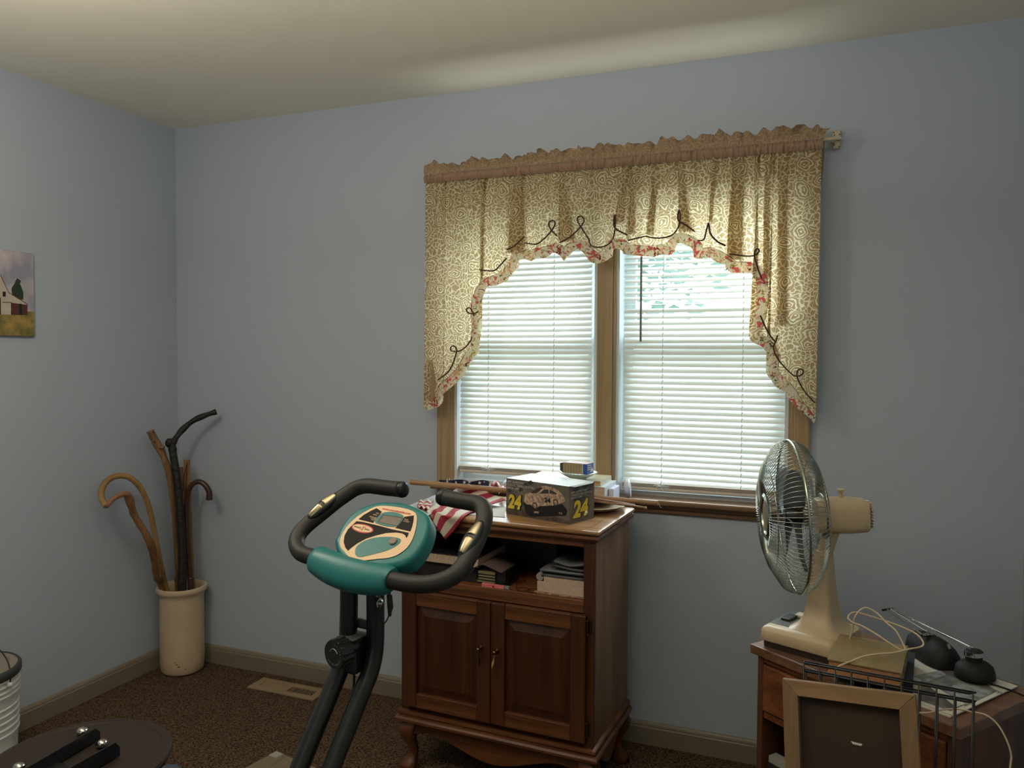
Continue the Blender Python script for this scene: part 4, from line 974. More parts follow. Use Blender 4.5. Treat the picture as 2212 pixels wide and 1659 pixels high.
# flag with its wooden pole and thin rods
polew = wood('pole_wood', (170, 132, 94), (134, 98, 66), 'x', .6, .45, .05)
pA = on(887, 1041, 1, -.256); pB = on(1422, 1087, 1, -.246)
flg = thing('flag', 'striped flag with starred blue canton on a wooden pole across the cabinet top', 'flag', (pA.x+.3, -.26, CZ))
MB().tube([pA, pA.lerp(pB, .12), pA.lerp(pB, .1201), pB], [.0098, .0098, .0090, .0088], 12).build('pole', polew, flg, smooth=True, autos=40)
for (a, c_, r_, lab) in (((1282, 1081), (1395, 1097), .0042, 'longer thin rod with a pale tip jutting past the cabinet top'), ((1290, 1078), (1370, 1091), .0036, 'shorter thin rod lying on top of the longer rod')):
    q0 = on(*a, 1, -.30); q1 = on(*c_, 1, -.262); dq = (q1-q0).normalized(); q0 = q0-dq*.10
    t = thing('thin_rod', lab, 'rod', q0, 'thin rods beside the flag pole'); MB().tube([q0, q1], r_, 8).build('rod', polew, t, smooth=True, autos=40)
    MB().ball(q1, r_*1.15, 8, 6).build('tip', mat('pale_tip', (196, 180, 150), .5), t, smooth=True)
b = MB(); b.tube(catmull([pB, pB+Vector((.004, 0, -.003)), pB+Vector((.006, -.002, -.010)), pB+Vector((.012, -.002, -.014))], 4), .0009, 5); b.build('string_end', mat('string', (206, 190, 160), .8), flg)
def stripes(name, n, c1, c2, axis, transl=.3, off=0):
    m = bpy.data.materials.new(name); m.use_nodes = True; nt = m.node_tree; b = nt.nodes['Principled BSDF']; L = nt.links; N = nt.nodes.new
    tc = N('ShaderNodeTexCoord'); sp = N('ShaderNodeSeparateXYZ'); L.new(tc.outputs['UV'], sp.inputs[0])
    mu = N('ShaderNodeMath'); mu.operation = 'MULTIPLY_ADD'; mu.inputs[1].default_value = n/2; mu.inputs[2].default_value = off; L.new(sp.outputs[axis], mu.inputs[0])
    fr = N('ShaderNodeMath'); fr.operation = 'FRACT'; L.new(mu.outputs[0], fr.inputs[0]); gt = N('ShaderNodeMath'); gt.operation = 'GREATER_THAN'; gt.inputs[1].default_value = .5; L.new(fr.outputs[0], gt.inputs[0])
    mx = N('ShaderNodeMix'); mx.data_type = 'RGBA'; mx.inputs['A'].default_value = S(c1); mx.inputs['B'].default_value = S(c2); L.new(gt.outputs[0], mx.inputs['Factor']); L.new(mx.outputs['Result'], b.inputs['Base Color'])
    b.inputs['Roughness'].default_value = .7; return m
flagr = stripes('flag_stripes', 5.5, (196, 186, 166), (152, 32, 52), 1, off=0.0)
def bez(a, c_, d, t): return a.lerp(c_, t).lerp(c_.lerp(d, t), t)
YH = -.02-.012
def hang(x, y): return onp(x, y, cp(0, -.032, 0), pl)
def FT(x, y, h): return on(x, y, 2, CZ+h)
def FE(x): p = hang(x, 1122); p.z = CZ+.004; return p
ctl = [[FT(922, 1104, .008), hang(941, 1136), hang(962, 1166)],
       [FT(930, 1097, .010), FE(949), hang(983, 1144)],
       [FT(940, 1089, .012), FT(961, 1111, .009), FE(1001)],
       [FT(952, 1078, .013), FT(975, 1098, .012), FT(1012, 1109, .007)],
       [FT(984, 1058, .030), FT(1018, 1074, .018), FT(1050, 1096, .010)],
       [on(1012, 1046, 1, -.262), FT(1052, 1062, .040), FT(1092, 1080, .022)]]
G = []
cols = [catmull([ctl[i][j] for i in range(6)], 8) for j in range(3)]
for i in range(len(cols[0])):
    row = catmull([cols[j][i] for j in range(3)], 12)
    G.append([p+Vector((0, 0, .0025*math.sin(k*.55+i*.22)*(1 if i > 20 else .0))) for k, p in enumerate(row)])
flagm = MB().grid([list(c_) for c_ in zip(*G)], uv=True).build('striped_cloth', flagr, flg, smooth=True, fix=False, solid=.0012)
G = []
q = [on(x, y, 2, CZ+.004) for x, y in ((905, 1086), (940, 1084), (925, 1106), (903, 1098))]
for i in range(13):
    u_ = i/12; row = []
    for k in range(13):
        v_ = k/12; p = q[0].lerp(q[1], v_).lerp(q[3].lerp(q[2], v_), u_); row.append(p+Vector((0, 0, .006+.005*math.sin(v_*14)*math.cos(u_*3))))
    G.append(row)
MB().grid(G, uv=True).build('folded_corner', flagr, flg, smooth=True, fix=False, solid=.001)
navy = mat('flag_navy', (28, 34, 62), .8); G = []
for i in range(7):
    v_ = i/6; row = []
    for k in range(40):
        u_ = k/39; x = 948+(1058-948)*u_; ytop = 1036+3.5*u_+1.5*math.sin(u_*13); p = on(x, ytop+12*v_, 1, -.235+.0*v_); row.append(p+Vector((0, .008*math.sin(u_*16+v_*2), 0)))
    G.append(row)
cn = MB().grid(G, uv=True).build('canton', navy, flg, smooth=True, fix=False, solid=.001)
sw = mat('flag_white', (206, 204, 196), .8)
for x, y, r_ in ((966, 1040, .0055), (985, 1042, .006), (1003, 1042, .0075), (1014, 1041, .0065), (1036, 1043, .0075), (1046, 1041, .004)):
    c = on(x, y, 1, -.247); MB().poly([c+Vector((math.sin(PI*k/5)*(r_ if k % 2 == 0 else r_*.42), 0, math.cos(PI*k/5)*(r_ if k % 2 == 0 else r_*.42))) for k in range(10)]).build('star', sw, cn, fix=False)
G = []
for i in range(9):
    v_ = i/8; G.append([on(1056+34*u_, 1048-8*math.sin(PI*min(1, u_*1.4))+12*v_+2*math.sin(u_*9), 1, -.225-.02*math.sin(PI*v_)) for u_ in [k/14 for k in range(15)]])
MB().grid(G, uv=True).build('bunched_cloth', stripes('flag_bunch', 7, (204, 190, 184), (172, 52, 66), 0, off=.1), flg, smooth=True, fix=False, solid=.001)
# white curved band behind the flag
rbc = on(1103, 1056, 1, -.17); G = []
for i in range(19):
    a_ = math.radians(8+166*i/18); G.append([Vector((rbc.x-.037*math.cos(a_)-.012*v_, -.195+.055*v_, CZ+.014+.054*math.sin(a_)+.006*v_)) for v_ in (0, .25, .5, .75, 1)])
t = MB().grid(G, uv=True).build('ribbon_band', stripes('band_stripes', 5, (226, 232, 240), (168, 184, 218), 0, off=.3), smooth=True, solid=.002); tag(t, 'white curved ribbon band with blue stripes behind the flag', 'ribbon')
# papers under the flag
for pts, lab, cc in ((((884, 1092), (950, 1066), (1010, 1075), (920, 1116)), 'pale newspaper sheet under the left of the flag', (178, 176, 178)), (((1040, 1088), (1091, 1096), (1091, 1118), (1013, 1112)), 'white paper sheet at the front edge left of the carton', (188, 184, 172))):
    P = [on(x, y, 2, CZ+.0008) for x, y in pts]; t = MB().prism(P, (0, 0, .001)).build('paper_sheet', mat('sheet'+lab[:5], cc, .7, noise_amt=.12, noise_scale=30)); tag(t, lab, 'paper', 'papers on the cabinet')
# plate and books
pq_ = on(1262, 1092, 2, CZ); PCN = Vector((2.045, -.222, CZ))
creamp = mat('cream_ceramic', (200, 186, 160), .3)
t = thing('platter', 'cream shallow platter beneath the books on the cabinet', 'plate', PCN)
MB().lathe([(.055, .0005), (.06, .0), (.078, .004), (.105, .014), (.118, .020), (.121, .021), (.119, .023), (.105, .018), (.075, .008), (.06, .005), (.001, .004)], PCN, n=48).build('dish', creamp, t, smooth=True)
MR = Matrix.Translation((0, 0, 0))
whc = mat('book_white', (206, 214, 216), .35); redc = mat('book_red', (120, 22, 34), .45); tanc = mat('book_tan', (196, 182, 146), .35, col2=(178, 176, 160), noise_scale=20); pg = mat('book_pages', (202, 182, 160), .8, noise_amt=.2, noise_scale=300)
I4 = Matrix.Identity(4)
ZR = CZ+.023
GB = 'books stacked on the platter'
block('book', 'dark red book at the bottom of the stack by the window mullion', 'book', 1.88, 2.088, -.225, -.085, ZR, ZR+.019, redc, redc, GB, spine='right', M=I4)
block('book', 'thick white spined book in the middle of the stack', 'book', 1.86, 2.094, -.232, -.075, ZR+.0192, ZR+.057, whc, pg, GB, thick=.0025, spine='right', M=I4)
block('book', 'thin wide tan book on top of the stack, under the glass dish', 'book', 1.812, 2.076, -.222, -.072, ZR+.0572, ZR+.074, tanc, wood('book_side', (206, 160, 104), (160, 120, 74), 'x', .3, .6, .1), GB, spine='right', M=I4)
zt = ZR+.0742
t = MB().bx(2.095, 2.113, -.19, -.10, .9125, .958, Matrix.Translation((0, 0, 0))).build('white_card_box', mat('lilac_white', (204, 206, 224), .5), bevel=.003); tag(t, 'white lilac card box standing right behind the book stack', 'box')
b = MB(); c = Vector((2.118, -.105, .9035+.03)); 
t = MB().lathe([(.001, -.010), (.026, -.010), (.033, -.004), (.034, .006), (.030, .010), (.001, .008)], (2.128, -.040, .9035+.034), (1, .15, .1), n=32).build('round_white_dish', mat('dish_white', (206, 212, 222), .3), smooth=True, autos=40); tag(t, 'small round white dish on edge beside the books, by the mullion', 'dish')
# cut glass dish and small carton in it
DC = on(1249, 1034, 2, zt); glassm = mat('cut_glass', (222, 232, 222), .06, transl=.45)
b = MB()
R = []
for r, h in ((.026, .0), (.028, .002), (.036, .006), (.050, .012), (.064, .021), (.0655, .023), (.062, .021), (.048, .011), (.034, .006), (.001, .0055)):
    R.append([DC+Vector((r*(1+(.035 if k % 2 else -.01)*(r > .025))*math.cos(2*PI*k/64), r*(1+(.035 if k % 2 else -.01)*(r > .025))*math.sin(2*PI*k/64), h+(.0015 if k % 2 and r > .045 else 0))) for k in range(64)])
t = b.rings(R).build('glass_dish', glassm, smooth=True, autos=30); tag(t, 'ribbed clear glass dish on top of the book stack', 'dish')
zc = zt+.0065
f0, f1, f2 = on(1215, 1009, 1, DC.y-.028), on(1257, 1020, 1, DC.y-.034), on(1285, 1016, 1, DC.y+.02)
exx = Vector((f1.x-f0.x, -.012, 0)).normalized(); eyy = Vector((-exx.y, exx.x, 0)); LW, LD, LH = .092, .052, .036
MX = Matrix.Identity(4)
for i, v_ in enumerate((exx, eyy, ez)):
    for k in range(3): MX[k][i] = v_[k]
org = Vector((DC.x, DC.y, zt+.0205))-exx*LW*.5-eyy*LD*.5
MX = Matrix.Translation(org) @ MX @ Matrix.Rotation(math.radians(0), 4, 'Y')
t = thing('small_carton', 'small open ended carton with a blue label, lying in the glass dish', 'box', org)
kraft = mat('kraft_side', (168, 146, 112), .6, noise_amt=.15, noise_scale=50); blu = mat('label_blue', (48, 84, 150), .45); wht = mat('carton_white', (206, 200, 192), .5)
b = MB(); b.mi = 0; b.bx(0, LW*.80, 0, LD, 0, LH, MX); b.mi = 1; b.bx(LW*.80, LW*.83, 0, LD, 0, LH, MX); b.mi = 2; b.bx(LW*.83, LW, 0, LD, 0, LH, MX); b.build('carton', [kraft, wht, blu], t, bevel=.0005)
MB().poly([MX @ Vector(p) for p in ((.001, .0, LH+.0004), (LW*.99, 0, LH+.0004), (LW*.99, LD, LH+.0004), (.001, LD, LH+.0004))]).build('printed_top', mat('carton_top_print', (196, 186, 190), .5, col2=(206, 150, 140), noise_scale=40), t, fix=False)
MB().prism([MX @ Vector(p) for p in ((0, 0, LH), (0, LD, LH), (-.012, LD, LH-.006), (-.012, 0, LH-.006))], (0, 0, .0006)).build('end_flap', kraft, t)
MB().prism([MX @ Vector(p) for p in ((0, 0, 0), (0, 0, LH), (-.009, -.006, LH-.002), (-.009, -.006, .010))], eyy*.0006).build('end_flap', mat('kraft_dark', (84, 76, 62), .7), t)
b = MB()
for k in range(6): b.poly([MX @ Vector((LW*(.10+.115*k), -.0004, LH*.12)), MX @ Vector((LW*(.10+.115*k)+.0016, -.0004, LH*.12)), MX @ Vector((LW*(.10+.115*k)+.0016, -.0004, LH*.82)), MX @ Vector((LW*(.10+.115*k), -.0004, LH*.82))])
b.build('printed_lines', mat('kraft_print', (120, 104, 82), .7), t, fix=False)
b = MB()
for y0_, y1_, z_ in ((.05, .62, .80), (.05, .70, .60), (.05, .80, .42)): b.poly([MX @ Vector((LW+.0004, LD*y0_, LH*z_)), MX @ Vector((LW+.0004, LD*y1_, LH*z_)), MX @ Vector((LW+.0004, LD*y1_, LH*(z_+.07))), MX @ Vector((LW+.0004, LD*y0_, LH*(z_+.07)))])
pa = [(.45, .06), (.52, .22), (.60, .16), (.66, .10), (.72, .28), (.86, .10), (.90, .40), (.84, .52), (.70, .50), (.60, .40), (.50, .30)]
b.poly([MX @ Vector((LW+.0006, LD*u_, LH*v_)) for u_, v_ in pa]); b.build('label_print', wht, t, fix=False)
# tiny clear stands on the window stool
for k, (x, y) in enumerate(((966, 1034), (971, 1033), (976, 1034), (981, 1033))):
    c = on(x, y, 1, -.030); t = MB().tube([(c.x, -.030, .9032), (c.x, -.030, .9032+.022+.004*(k % 2))], [.0022, .0016], 8).build('clear_pin', clearp, smooth=True, autos=40); tag(t, 'tiny clear plastic pin standing on the left end of the window stool', 'pin', 'clear pins on the window stool')

# ================================================================= EXERCISE BIKE
L1 = dep(650, 1180, 1.3375); R1 = dep(1010, 1240, 1.170)
BO = (L1+R1)/2; e1 = (R1-L1); e1.z = 0; e1.normalize(); fw = Vector((-e1.y, e1.x, 0))
e2 = (fw*.106+Vector((0, 0, .092))).normalized(); en = e1.cross(e2).normalized()
def bp(x, y, off=0.): return onp(x, y, BO+en*off, en)
def z5(x, y): return 600+x/4.608, 1010+y/4.608
def bz(x, y, off=0.): return bp(*z5(x, y), off)
teal = mat('teal_plastic', (30, 112, 112), .38, spec=.5, noise_amt=.06, noise_scale=8)
foam = mat('black_foam', (36, 33, 29), .55, spec=.5)
blksteel = mat('black_tube', (16, 18, 18), .36, spec=.5)
blkpl = mat('black_plastic', (20, 20, 20), .35)
bike = thing('exercise_bike', 'folding exercise bike with teal console and black foam handlebars', 'exercise bike', Vector((BO.x, BO.y-.5, 0)))
HB = [(869,1057.5),(835,1054),(795,1049.5),(770,1054.5),(752,1065),(725,1084),(698,1106),(668,1130),(650,1148),(641,1166),(642,1182),(653,1196),(680,1205),(730,1222),(800,1243),(849,1254),(880,1260),(905,1262.5),(940,1260),(973,1248),(995,1230),(1011,1205),(1024,1180),(1033,1160),(1042,1138),(1046.5,1117),(1044,1099),(1034,1089),(1015,1085),(985,1080),(957,1074)]
hp_ = catmull([bp(x, y) for x, y in HB], 5)
MB().tube(hp_, .0138, 20).build('handlebar', foam, bike, smooth=True)
for k, s in ((0, 1), (-1, -1)):
    c = hp_[k]; d = (hp_[k]-hp_[k+s*2]).normalized()
    MB().lathe([(.0142, -.006), (.0145, .002), (.0130, .006), (.007, .0085), (.001, .009)], c, d, 20).build('end_cap', blkpl, bike, smooth=True)
# pulse sensor plates on the grips
steelp = mat('sensor_steel', (176, 160, 130), .30, metal=1.)
def plates(a, c_, b_, side):
    """black pod from pixel a to c_ on the bar with two steel plates"""
    A_, C_ = bp(*a, .010), bp(*c_, .010); d = (C_-A_).normalized(); L_ = (C_-A_).length; s = d.cross(en).normalized()
    R = []
    for k in range(17):
        t_ = k/16; w_ = .0135*math.sin(PI*t_)**.55+.0004; h = .0085*math.sin(PI*t_)**.5
        R.append([A_+d*(L_*t_)+s*(w_*math.cos(q))+en*(h*math.sin(q)) for q in [2*PI*i/16 for i in range(16)]])
    pod = MB().rings(R).build('sensor_pod', blkpl, bike, smooth=True)
    for t0, t1 in ((.10, .47), (.54, .90)):
        R = []
        for k in range(11):
            t_ = t0+(t1-t0)*k/10; w_ = .0112*math.sin(PI*t_)**.6; h = .0100*math.sin(PI*t_)**.5
            R.append([A_+d*(L_*t_)+s*(w_*math.cos(q))+en*(h*math.sin(q)) for q in [PI*i/12 for i in range(13)]])
        MB().rings(R, cap=False, loop=False).build('sensor_plate', steelp, pod, smooth=True, solid=.0006)
plates((662, 1124), (733, 1064), 0, -1)
plates((993, 1207), (1043, 1122), 0, 1)

# console: rounded teal shell, black back, printed face
def shell(name, outline, off0, off1, bev, mt, n=5, parent=None, steps=6, flatcap=True):
    """solid with the given outline (3d points on the tube plane), from off0 to off1 along en, rounded upper rim"""
    P = catmull(outline, n, True); N = len(P); R = []
    cen = sum(P, Vector())/N
    nr = []
    for i in range(N):
        d = (P[(i+2) % N]-P[i-2]).normalized(); nr.append(en.cross(d).normalized())
    if sum((cen-P[i]).dot(nr[i]) for i in range(N)) < 0: nr = [-v_ for v_ in nr]
    for k in range(steps+1):
        a = PI/2*k/steps; R.append([P[i]+nr[i]*(bev*(1-math.cos(a)))+en*(off1-bev+bev*math.sin(a)) for i in range(N)])
    R.insert(0, [p+en*off0 for p in P])
    mb = MB(); V = [[mb.bm.verts.new(p) for p in r] for r in R]
    for a, c_ in zip(V, V[1:]):
        for i in range(N): mb._f([a[i], a[(i+1) % N], c_[(i+1) % N], c_[i]])
    mb._f(V[-1]); mb._f(list(reversed(V[0])))
    return mb.build(name, mt, parent or bike, smooth=True, autos=40)
head = [(575,765),(600,700),(650,590),(740,480),(830,420),(920,385),(1000,362),(1150,355),(1290,372),(1400,412),(1495,470),(1525,545),(1515,640),(1480,740),(1430,830),(1370,905),(1300,965),(1180,1010),(980,1030),(760,1000),(620,900)]
con = shell('console', [bz(*p, .004)-en*.004 for p in head], -.018, .012, .010, teal)
shell('console_back', [bz(*p, -.012)+en*.012 for p in [(x+ (8 if x > 1300 else 0), y+ (22 if x > 1200 else 6)) for x, y in head]], -.030, -.008, .008, blkpl)
# the swelling that clasps the handlebar
mA, mB_ = bz(372, 905, 0), bz(1130, 1125, 0); md = (mB_-mA).normalized(); mL = (mB_-mA).length; ms = en.cross(md).normalized()
R = []
for k in range(33):
    t_ = k/32; env = (1-abs(2*t_-1)**6); up_ = .0200+.002*math.sin(PI*t_); fr = .025+.012*math.sin(PI*t_)
    sc_ = .84+.16*env**.5 if 0 < t_ < 1 else .80
    row = []
    for i in range(24):
        q = 2*PI*i/24; c_ = math.cos(q); s_ = math.sin(q)
        back = .026-.009*math.sin(PI*t_)
        x_ = (fr if c_ < 0 else back)*c_*sc_; y_ = (up_ if s_ > 0 else .022+.010*math.sin(PI*t_))*s_*sc_
        row.append(mA+md*(mL*t_)+ms*x_+en*y_)
    R.append(row)
MB().rings(R).build('clamp_cover', teal, con, smooth=True, autos=60)
FO = .0125
cream = mat('console_cream', (226, 192, 152), .5); face = mat('console_black', (24, 21, 20), .6, spec=.2); lcd = mat('lcd_glass', (96, 84, 72), .18); redp = mat('print_red', (190, 44, 40), .5)
def face_poly(name, pts, mt, lift, smooth_n=0, par=con):
    P = [bz(x, y, FO+lift) for x, y in pts]
    if smooth_n: P = catmull(P, smooth_n, True)
    return MB().prism(P, en*.0004).build(name, mt, par, fix=True)
face_poly('face_plate', [(985,388),(1100,384),(1250,405),(1350,438),(1383,480),(1382,560),(1366,640),(1340,715),(1290,795),(1200,865),(1100,900),(1000,910),(850,925),(770,920),(712,890),(662,835),(625,785),(620,730),(642,665),(692,585),(780,498),(880,435)], cream, .0004, 4)
face_poly('dark_field', [(985,405),(1035,440),(1005,480),(970,520),(950,550),(880,533),(805,515),(860,470),(930,430)], face, .0010)
face_poly('dark_field', [(1262,492),(1310,484),(1355,478),(1350,540),(1337,590),(1320,635),(1240,617),(1170,600),(1205,575),(1235,535)], face, .0010)
face_poly('dark_field', [(785,535),(840,541),(1000,578),(1150,618),(1305,650),(1295,680),(1280,700),(1268,672),(1240,655),(1180,645),(1080,650),(980,674),(880,706),(790,755),(735,795),(700,828),(675,800),(657,745),(665,680),(700,615)], face, .0010)
face_poly('screen_rim', [(1052,450),(1100,443),(1160,445),(1215,460),(1252,482),(1243,520),(1215,560),(1180,586),(1130,590),(1070,582),(1010,565),(968,543),(985,505),(1015,472)], teal, .0010, 3)
face_poly('lcd_screen', [(1052,472),(1238,502),(1192,583),(1003,543)], lcd, .0015)
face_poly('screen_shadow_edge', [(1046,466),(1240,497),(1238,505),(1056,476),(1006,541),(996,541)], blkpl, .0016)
face_poly('button_field', [(770,845),(785,790),(850,738),(950,702),(1080,690),(1180,698),(1224,718),(1200,765),(1100,820),(950,862),(830,889),(785,880)], teal, .0010, 4)
bc_ = bz(1150, 738, FO+.001); bx_, by_ = (bz(1188, 738, FO+.001)-bc_).length, (bz(1150, 708, FO+.001)-bc_).length
MB().rings([[bc_+e1*(bx_*f_*math.cos(q))+e2*(by_*1.05*f_*math.sin(q))+en*h for q in [2*PI*i/28 for i in range(28)]] for f_, h in ((1, 0), (1, .002), (.85, .0032), (.01, .0034))]).build('push_button', mat('button_grey', (132, 112, 102), .45), con, smooth=True, autos=40)
lc_ = bz(848, 613, FO); lx_ = bz(953, 640, FO)-lc_; lxn = lx_.normalized(); lyn = en.cross(lxn); lyl = .0085
for nm, f_, m_, l_ in (('logo_rim', 1., redp, .0015), ('logo_plate', .90, cream, .0019)):
    MB().prism([lc_+lxn*(lx_.length*f_*math.cos(q))+lyn*(lyl*(f_ if f_ == 1 else .78)*math.sin(q))+en*l_ for q in [2*PI*i/40 for i in range(40)]], en*.0003).build(nm, m_, con)
text('smooth', 'lettering', lc_-lxn*.0195-lyn*.0016+en*.0023, lxn, lyn, .0042, face, con, width=.0165, shear=.2)
text('X', 'lettering', lc_-lxn*.0035-lyn*.0045+en*.0025, lxn, lyn, .0095, redp, con, width=.0085, shear=.3)
text('bike', 'lettering', lc_+lxn*.0050-lyn*.0016+en*.0023, lxn, lyn, .0042, face, con, width=.0110, shear=.2)
ta, tb = bz(1040, 412, FO+.0009), bz(1180, 424, FO+.0009); tc_ = bz(1320, 466, FO+.0009); tm = bz(1180, 440, FO+.0009)
dt = (tc_-ta).normalized(); text('www.smoothxbike.com', 'lettering', ta-en.cross(dt)*.0008, dt, en.cross(dt), .0040, redp, con, width=(tc_-ta).length*1.0, shear=.2, bold=.02)
for tx, x, y, wd in (('TIME', 975, 458, .0065), ('SPEED', 948, 472, .0090), ('DISTANCE', 912, 492, .0150), ('CALORIES', 922, 507, .0140), ('PULSE', 928, 522, .0085)):
    P_ = bz(x, y, FO+.0016); text(tx, 'lettering', P_, dt, en.cross(dt), .0021, cream, con, width=wd)
for tx, x, y, wd in (('PUSH', 1258, 521, .0080), ('TO RESET', 1246, 537, .0130)):
    text(tx, 'lettering', bz(x, y, FO+.0016), dt, en.cross(dt), .0024, cream, con, width=wd)

# posts
PM = dep(783, 1268, 1.285)
def pp(x, y, side): return onp(x, y, PM+e1*(.0225*side), e1)
for side, pts in ((1, [(811,1240),(811,1290),(811,1350),(810,1395),(806,1425),(798,1455),(785,1487),(757,1552),(716,1659)]), (-1, [(754,1235),(754,1290),(753,1345),(751,1385),(745,1415),(735,1445),(720,1482),(690,1553),(647,1659)])):
    pts = [pp(x, y, side) for x, y in pts]
    d = (pts[-1]-pts[-3]).normalized(); k = (pts[-1].z-.03)/-d.z; pts[-2] = pts[-3].lerp(pts[-1], .5); end_ = pts[-1]+d*k; pts += [pts[-1].lerp(end_, .33), pts[-1].lerp(end_, .66), end_]
    MB().tube(catmull(pts, 6), .0150, 16, flat=.98, up=(0, 0, 1) if 0 else e1).build('post_tube', blksteel, bike, smooth=True)
    foot = pts[-1]
low = [pp(716, 1659, 1), pp(757, 1552, 1)]
d = (low[0]-low[1]).normalized(); base = low[0]+d*((low[0].z-.03)/-d.z)
MB().tube([base-e1*.22-e1*.0225, base+e1*.20], .022, 16).build('rear_stabilizer', blksteel, bike, smooth=True, autos=40)
# crossed second frame leg and flywheel housing are out of the frame below; bracket, knob, bolts, sensor lead in view
kc = bp(720, 1414, 0); kd = dep(721, 1414, 1.225)
rk_ = ray(721, 1414).normalized(); ka = (-rk_*.66+(ez.cross(rk_)).normalized()*.75); ka.z = 0; ka.normalize()
Q = [pp(x, y, -1)+e1*.022 for x, y in ((752, 1368), (790, 1380), (786, 1447), (748, 1441))]
b = MB(); c_ = (pp(770, 1405, -1)+pp(790, 1405, 1))/2+fw*.0
MBk = Matrix.Identity(4)
for i, v_ in enumerate((e1, fw, ez)):
    for k in range(3): MBk[k][i] = v_[k]
for k in range(3): MBk[k][3] = c_[k]
b.bx(-.030, .012, -.030, .018, -.030, .026, MBk); br_ = b.build('tension_bracket', blkpl, bike, bevel=.004)
b = MB(); b.bx(-.026, .010, -.031, .010, .0262, .0275, MBk); b.build('bracket_plate', mat('grey_plate', (88, 88, 84), .4), br_)
MB().tube([MBk @ Vector((-.030, .012, .040)), MBk @ Vector((.012, .012, .040))], .008, 14).build('cross_tube', mat('grey_tube', (58, 62, 62), .4), bike, smooth=True, autos=40)
R = []
for r0, h in ((.020, .0), (.0235, .003), (.0235, .022), (.0225, .0245), (.0215, .0245)):
    R.append([kd-ka*.0245+ka*h+frame_of(ka)[0]*((r0*(1-.06*(math.cos(14*q) > .2)*(h < .0225)))*math.cos(q))+frame_of(ka)[1]*((r0*(1-.06*(math.cos(14*q) > .2)*(h < .0225)))*math.sin(q)) for q in [2*PI*i/84 for i in range(84)]])
kn = MB().rings(R).build('tension_knob', mat('knob_black', (20, 20, 21), .28, spec=.6), bike, smooth=True, autos=35)
MB().cyl(kd-ka*.045, kd-ka*.022, .009).build('knob_stem', blkpl, kn)
kx = ez.cross(ka).normalized(); ky = ka.cross(kx).normalized(); wp = mat('knob_print', (170, 168, 164), .5)
arc = [kd+ka*.0003+kx*(.0090*math.cos(a))+ky*(.0090*math.sin(a)) for a in [math.radians(20+140*i/16) for i in range(17)]]
MB().tube(arc, .0009, 5, flat=.4).build('dial_arc', wp, kn)
def ringtext(tx, r, a0, a1, h):
    for i, ch_ in enumerate(tx):
        if ch_ == ' ': continue
        a = math.radians(a0+(a1-a0)*i/(len(tx)-1)); d_ = kx*math.cos(a)+ky*math.sin(a); tn = kx*math.sin(a)-ky*math.cos(a)
        if a1 > a0: d_, tn = -d_ if 0 else d_, -tn
        text(ch_, 'lettering', kd+d_*(r if a1 < a0 else r)+ka*.0001, tn, d_ if a1 < a0 else -d_, h, wp, kn, thick=.0002)
ringtext('12345678', .0145, 100, -20, .0026); ringtext('TENSION CONTROL', .0175, 215, 325, .0024)
for x, y in ((818, 1281), (820, 1303)):
    c = pp(x, y, 1)+e1*.0142; c = onp(x, y, PM+e1*(.0225+.0150), e1)
    MB().lathe([(.0085, 0), (.0085, .0012), (.0055, .0015), (.0058, .003), (.004, .0055), (.001, .006)], c, e1, 20).build('dome_bolt', chrome, bike, smooth=True, autos=40)
w0 = dep(840, 1268, 1.245); 
ld = [dep(x, y, 1.25) for x, y in ((839, 1262), (840, 1290), (842, 1318), (840, 1330), (834, 1342), (826, 1350), (818, 1352))]
jk = MB().tube([dep(840, 1266, 1.25), dep(841, 1284, 1.25), dep(841, 1285, 1.25), dep(843, 1312, 1.25), dep(842, 1322, 1.25), dep(842, 1331, 1.25)], [.0022, .0024, .0045, .0050, .0032, .0026], 12).build('cable_jack', blkpl, bike, smooth=True, autos=40)
MB().tube(catmull(ld[3:], 5), .0012, 6).build('sensor_lead', blkpl, bike, smooth=True)
MB().tube(catmull([dep(x, y, 1.27) for x, y in ((764, 1440), (765, 1470), (763, 1500), (757, 1520))], 5), .0022, 6).build('tension_cable', blkpl, bike, smooth=True)
# remaining frame, below the frame of the photo: front leg, seat tube, flywheel housing
fb = Vector((BO.x, BO.y, 0))
mid = low[1]+d*.25
MB().tube([mid, mid+fw*.30-ez*.28, base+fw*1.0+Vector((0, 0, 0))*0], [.017, .017, .017], 14).build('front_leg', blksteel, bike, smooth=True) if False else None

# ================================================================= RIGHT SIDE: NIGHT STAND
TZ = .62
TA, TB = on(1620, 1390, 2, TZ), on(2074, 1575, 2, TZ); tu = (TB-TA).normalized(); tv = Vector((-tu.y, tu.x, 0)); TW = (TB-TA).length; TD = .352
MT = Matrix.Identity(4)
for i, v_ in enumerate((tu, tv, ez)):
    for k in range(3): MT[k][i] = v_[k]
for k in range(2): MT[k][3] = TA[k]
wal = wood('walnut_top', (128, 92, 66), (78, 52, 38), 'x', .6, .35, .1, rot=-.65); walz = wood('walnut_side', (104, 66, 42), (62, 38, 24), 'z', .6, .45, .1); walx = wood('walnut_front', (132, 78, 44), (84, 44, 24), 'x', .6, .4, .1, rot=-.65)
ns = thing('nightstand', 'brown wooden nightstand set cornerwise under the fan, with one drawer', 'nightstand', MT @ Vector((TW/2, TD/2, 0)))
def nb(name, x0, x1, y0, y1, z0, z1, m_, bevel=.002, par=None): return MB().bx(x0, x1, y0, y1, z0, z1, MT).build(name, m_, par or ns, bevel=bevel)
nb('top_board', 0, TW, 0, TD, TZ-.026, TZ, wal, .003)
nb('side_panel', .016, .034, .014, TD-.006, 0, TZ-.026, walz); nb('side_panel', TW-.034, TW-.016, .014, TD-.006, 0, TZ-.026, walz)
